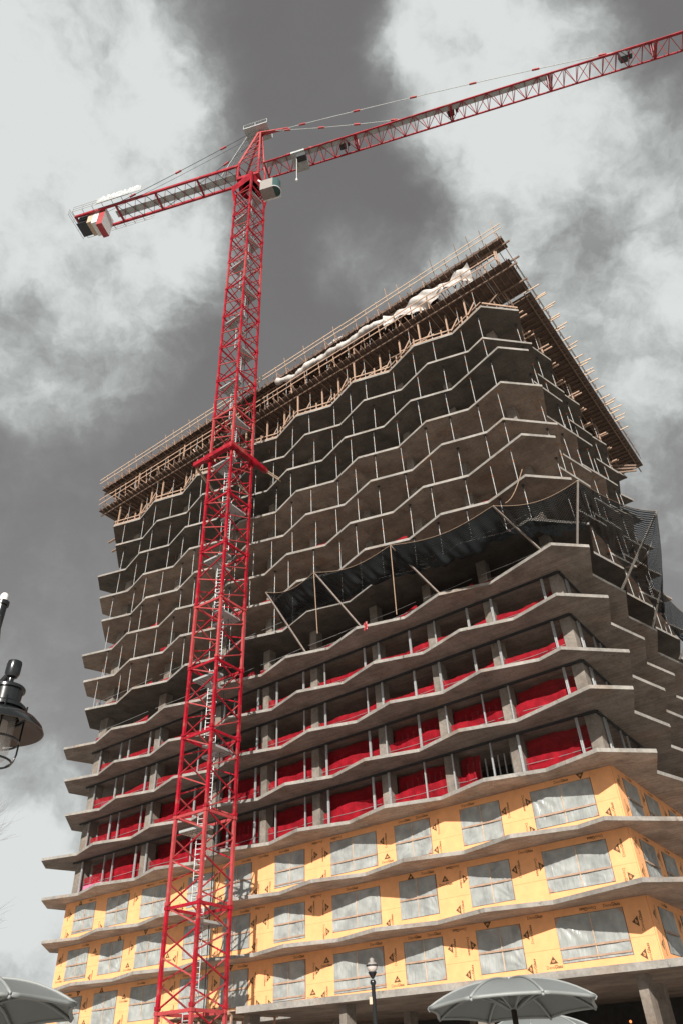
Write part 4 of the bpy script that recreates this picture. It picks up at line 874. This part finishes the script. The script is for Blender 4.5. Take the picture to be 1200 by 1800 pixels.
# ------------------------------------------------------------------ shade umbrellas
def umbrella(az, dist, rad, rim_z, rise, rot, label, tilt=3.2):
    p = Vector((dist * math.sin(R(az)), dist * math.cos(R(az)), 0)); t = thing('shade_umbrella', label, 'umbrella', p, rot, 'grey shade umbrellas in the street'); n_ = 8
    away = Vector((p.x, p.y, 0)).normalized(); ax = Vector((away.y, -away.x, 0)); t.rotation_euler = (Matrix.Rotation(R(-tilt), 3, ax) @ Matrix.Rotation(rot, 3, 'Z')).to_euler(); t.location = p + away * rim_z * math.sin(R(tilt))
    tipz = rim_z
    def surf(a, r_):     # a in units of octants
        k = math.floor(a); f = a - k; t0 = 2 * math.pi * k / n_; t1 = 2 * math.pi * (k + 1) / n_
        x = math.cos(t0) * (1 - f) + math.cos(t1) * f; y = math.sin(t0) * (1 - f) + math.sin(t1) * f
        bow = 1 - .035 * math.sin(math.pi * f); z = tipz + rise * (1 - r_ ** 2.3) - .02 * math.sin(math.pi * f) * r_ + .10 * rise * math.sin(math.pi * f) * r_ ** 3
        return (x * rad * r_ * bow, y * rad * r_ * bow, z)
    for k in range(n_):
        mb = MB(); mb.grid(lambda a, b, k=k: surf(k + a * .999, .02 + .98 * b), 8, 12); ob('canopy_panel', (mb, 'umbrella', True), t)
        mb = MB(); mb.tube([surf(k + .02 + .96 * i / 8, 1.0) for i in range(9)], .028, 6); ob('rim_tube', (mb, 'umbrella_rim', True), t)
        mb = MB(); mb.tube([Vector(surf(k + 0.0001, .02 + .98 * i / 10)) + Vector((0, 0, .012)) for i in range(11)], .02, 6); ob('seam', (mb, 'umbrella_rim', True), t)
        hub = Vector((math.cos(2 * math.pi * k / n_) * .07, math.sin(2 * math.pi * k / n_) * .07, tipz + .02)); tip = Vector(surf(k + .0001, 1.0))
        pts = []
        for i in range(11):
            f = i / 10; q = hub.lerp(tip, f); q.z += rise * .62 * math.sin(math.pi * min(1, f * 1.0)) ; pts.append(q - Vector((0, 0, .03)))
        mb = MB(); mb.tube(pts, .022, 6); ob('rib', (mb, 'umbrella_rim', True), t)
    mb = MB(); mb.lathe([(0, tipz + rise + .06), (.05, tipz + rise + .05), (.07, tipz + rise - .03), (.07, tipz + rise - .06)], 12); ob('finial', (mb, 'umbrella_rim', True), t)
    mb = MB(); mb.tube([(0, 0, 0.03), (0, 0, tipz + .03)], .045, 12); ob('pole', (mb, 'brown_metal', True), t)
    mb = MB(); mb.tube([(0, 0, tipz - .02), (0, 0, tipz + rise - .04)], .07, 12); ob('mast_sleeve', (mb, 'umbrella_rim', True), t)
    mb = MB(); mb.lathe([(0, .0), (.32, 0), (.32, .04), (.1, .07), (0, .07)], 20); ob('base_plate', (mb, 'brown_metal'), t)
umbrella(9.3, 14, 1.38, 2.64, .37, R(-80), 'larger grey shade umbrella in front of the podium columns')
umbrella(10.5, 21.5, 1.38, 2.64, .37, R(-60), 'grey shade umbrella peeking up below the larger one')
umbrella(-24.6, 11.8, 1.40, 2.64, .37, R(-93), 'grey shade umbrella cut off by the left edge of the photo')

# ------------------------------------------------------------------ street lamp
p = Vector((27 * math.sin(R(.45)), 27 * math.cos(R(.45)), 0)); sl_ = thing('street_lamp', 'dark street lamp post with a white topped glass globe', 'street lamp', p)
mb = MB(); mb.lathe([(0, 0), (.2, 0), (.2, .25), (.13, .5), (.075, .8), (.06, 4.35), (.09, 4.4), (.09, 4.45), (.065, 4.5)], 14); ob('post', (mb, 'lamp_black', True), sl_)
mb = MB(); mb.lathe([(.06, 4.48), (.08, 4.55), (.17, 4.78), (.2, 4.86), (.2, 4.9), (0, 4.9)], 14); ob('globe_holder', (mb, 'lamp_black', True), sl_, (0, 0, 2.60)).scale = (.68, .68, .43)
mb = MB(); mb.lathe([(.13, 4.9), (.2, 5.0), (.24, 5.15), (.25, 5.25), (0, 5.25)], 18); ob('globe', (mb, 'globe', True), sl_, (0, 0, 2.60)).scale = (.68, .68, .43)
mb = MB(); mb.lathe([(.25, 5.24), (.28, 5.25), (.28, 5.33), (.25, 5.35), (0, 5.35)], 18); ob('band', (mb, 'lamp_black', True), sl_, (0, 0, 2.60)).scale = (.68, .68, .43)
mb = MB(); mb.lathe([(.23, 5.34), (.20, 5.46), (.12, 5.52), (.10, 5.58), (.12, 5.66), (.10, 5.74), (.03, 5.80), (0, 5.81)], 18); ob('cap', (mb, 'cream', True), sl_, (0, 0, 2.60)).scale = (.68, .68, .43)
mb = MB(); mb.lathe([(.02, 5.8), (.022, 5.88), (.008, 5.95), (0, 5.97)], 10); ob('finial', (mb, 'lamp_black', True), sl_, (0, 0, 2.60)).scale = (.68, .68, .43)
mb = MB(); mb.box((-.14, -.06, 3.86), (-.05, .04, 4.05)); ob('sensor_box', (mb, 'timber_pale'), sl_)

# ------------------------------------------------------------------ hanging lantern at the left edge
LA = R(-26.9); lp = Vector((4.45 * math.sin(LA), 4.45 * math.cos(LA), 1.6)); pa = R(-28.95); pp = Vector((4.9 * math.sin(pa), 4.9 * math.cos(pa), 0))
def zc(el, r_=4.45): return r_ * math.tan(R(el))
ln = thing('lantern_post', 'glossy black lantern post with white capped top and side arm', 'lamp post', pp)
pt_ = 1.6 + zc(29.4, 4.9)
mb = MB(); mb.lathe([(0, 0), (.14, 0), (.14, .1), (.055, .2), (.034, .4), (.034, pt_ - .0), (.044, pt_ - .0), (.044, pt_ + .03), (0, pt_ + .035)], 16); ob('post', (mb, 'lamp_black', True), ln)
mb = MB(); mb.lathe([(.028, pt_ + .03), (.027, pt_ + .08), (.018, pt_ + .095), (0, pt_ + .1)], 14); ob('cap', (mb, 'white', True), ln)
za = 1.6 + zc(25.1); arm_end = Vector((lp.x - pp.x, lp.y - pp.y, za))
mb = MB(); mb.tube([(0, 0, za - .12), arm_end], .022, 10); ob('arm', (mb, 'lamp_black', True), ln)
mb = MB(); mb.tube([arm_end * .04 + Vector((0, 0, (pt_ - .06) * 1 - za * .04)), arm_end.lerp(Vector((0, 0, za - .12)), .42)], .007, 6); ob('stay_rod', (mb, 'lamp_black'), ln)
hl = thing('hanging_lantern', 'glossy black cage lantern with clear glass hanging at the left edge', 'lantern', (lp.x, lp.y, 0))
z0 = 1.6
def zz(e_): return z0 + zc(e_)
mb = MB(); mb.lathe([(0, zz(25.75)), (.04, zz(25.75)), (.043, zz(25.6)), (.043, zz(24.95)), (.033, zz(24.7)), (.018, zz(24.6)), (.018, zz(24.1)), (.026, zz(23.95))], 18); ob('finial', (mb, 'lamp_black', True), hl)
mb = MB(); mb.lathe([(0, zz(24.0)), (.09, zz(24.0)), (.098, zz(23.9)), (.098, zz(23.75)), (.086, zz(23.7)), (.082, zz(22.85)), (.11, zz(22.8)), (.125, zz(22.65)), (.125, zz(22.45)), (.105, zz(22.4)), (.105, zz(22.2)), (.125, zz(22.15)), (.125, zz(21.95)), (.1, zz(21.9))], 26); ob('housing', (mb, 'lamp_black', True), hl)
mb = MB(); mb.lathe([(.10, zz(22.25)), (.15, zz(22.15)), (.20, zz(21.85)), (.235, zz(21.45)), (.25, zz(21.1))], 40); ob('shade', (mb, 'lamp_black', True), hl)
mb = MB(); mb.lathe([(.25, zz(21.1)), (.245, zz(21.08)), (.228, zz(21.4)), (.19, zz(21.78)), (.14, zz(22.08)), (.10, zz(22.18))], 40); ob('shade_lining', (mb, 'shade_lining', True), hl)
mb = MB(); mb.lathe([(.085, zz(22.0)), (.085, zz(19.7)), (.075, zz(19.3)), (.05, zz(19.0)), (0, zz(18.9))], 26); ob('glass_jar', (mb, 'lampglass', True), hl)
mb = MB(); mb.lathe([(0, zz(21.7)), (.045, zz(21.7)), (.048, zz(21.3)), (.048, zz(19.9)), (.03, zz(19.75)), (0, zz(19.7))], 20); ob('bulb', (mb, 'globe', True), hl)
for q in range(4):
    t_ = q * math.pi / 2 + .5; c_, s_ = math.cos(t_), math.sin(t_); mb = MB()
    mb.tube([(c_ * .128, s_ * .128, zz(22.9)), (c_ * .128, s_ * .128, zz(19.7)), (c_ * .118, s_ * .118, zz(19.2)), (c_ * .085, s_ * .085, zz(18.85)), (c_ * .03, s_ * .03, zz(18.6)), (0, 0, zz(18.55))], .005, 6); ob('cage_wire', (mb, 'lamp_black', True), hl)
for e_, r_ in ((21.9, .128), (20.4, .128), (19.1, .112)):
    mb = MB(); mb.tube([(r_ * math.cos(2 * math.pi * j / 24), r_ * math.sin(2 * math.pi * j / 24), zz(e_)) for j in range(25)], .006, 6, cap=False); ob('cage_ring', (mb, 'lamp_black', True), hl)

# ------------------------------------------------------------------ bare tree at the left edge
tp = Vector((30 * math.sin(R(-30.6)), 30 * math.cos(R(-30.6)), 0)); tree = thing('bare_tree', 'leafless tree with thin twigs at the left edge', 'tree', tp)
tr = random.Random(5); tw = MB(); tk = MB()
tk.tube([(0, 0, 0), (.05, 0, 1.6), (0, .1, 3.6), (.15, 0, 7.2)], [.2, .16, .13, .07], 8); ob('trunk', (tk, 'bark', True), tree)
def grow(p, d, ln_, r_, lv):
    q = p + d * ln_; mid = p.lerp(q, .5) + Vector((tr.uniform(-.06, .06), tr.uniform(-.06, .06), tr.uniform(-.02, .08))) * ln_
    tw.tube([p, mid, q], [r_, r_ * .8, r_ * .6], 4, cap=False)
    if lv == 0: return
    for _ in range(3 if lv > 1 else 4):
        nd_ = (d + Vector((tr.uniform(-.75, .75), tr.uniform(-.75, .75), tr.uniform(-.25, .6)))).normalized(); grow(p.lerp(q, tr.uniform(.45, 1)), nd_, ln_ * tr.uniform(.6, .8), r_ * .55, lv - 1)
for q in range(9):
    a_ = q * .9; grow(Vector((.08, 0, 3.0 + q * .5)), Vector((math.cos(a_) * .8, math.sin(a_) * .8, .9)).normalized(), 2.1, .022, 4)
ob('branches', (tw, 'bark'), tree)

# ------------------------------------------------------------------ two glowing work bulbs in the ground storey
for i, (az, el_) in enumerate(((16.2, 3.05), (13.8, 2.95))):
    d_ = 42; q = Vector((d_ * math.sin(R(az)), d_ * math.cos(R(az)), 1.6 + d_ * math.tan(R(el_)))); mb = MB()
    mb.lathe([(0, -.06), (.04, -.045), (.06, 0), (.04, .045), (0, .06)], 12); tag(ob('work_lamp', (mb, 'bulb', True), None, q), ['right orange work bulb glowing under the podium slab', 'left orange work bulb glowing under the podium slab'][i], 'lamp')
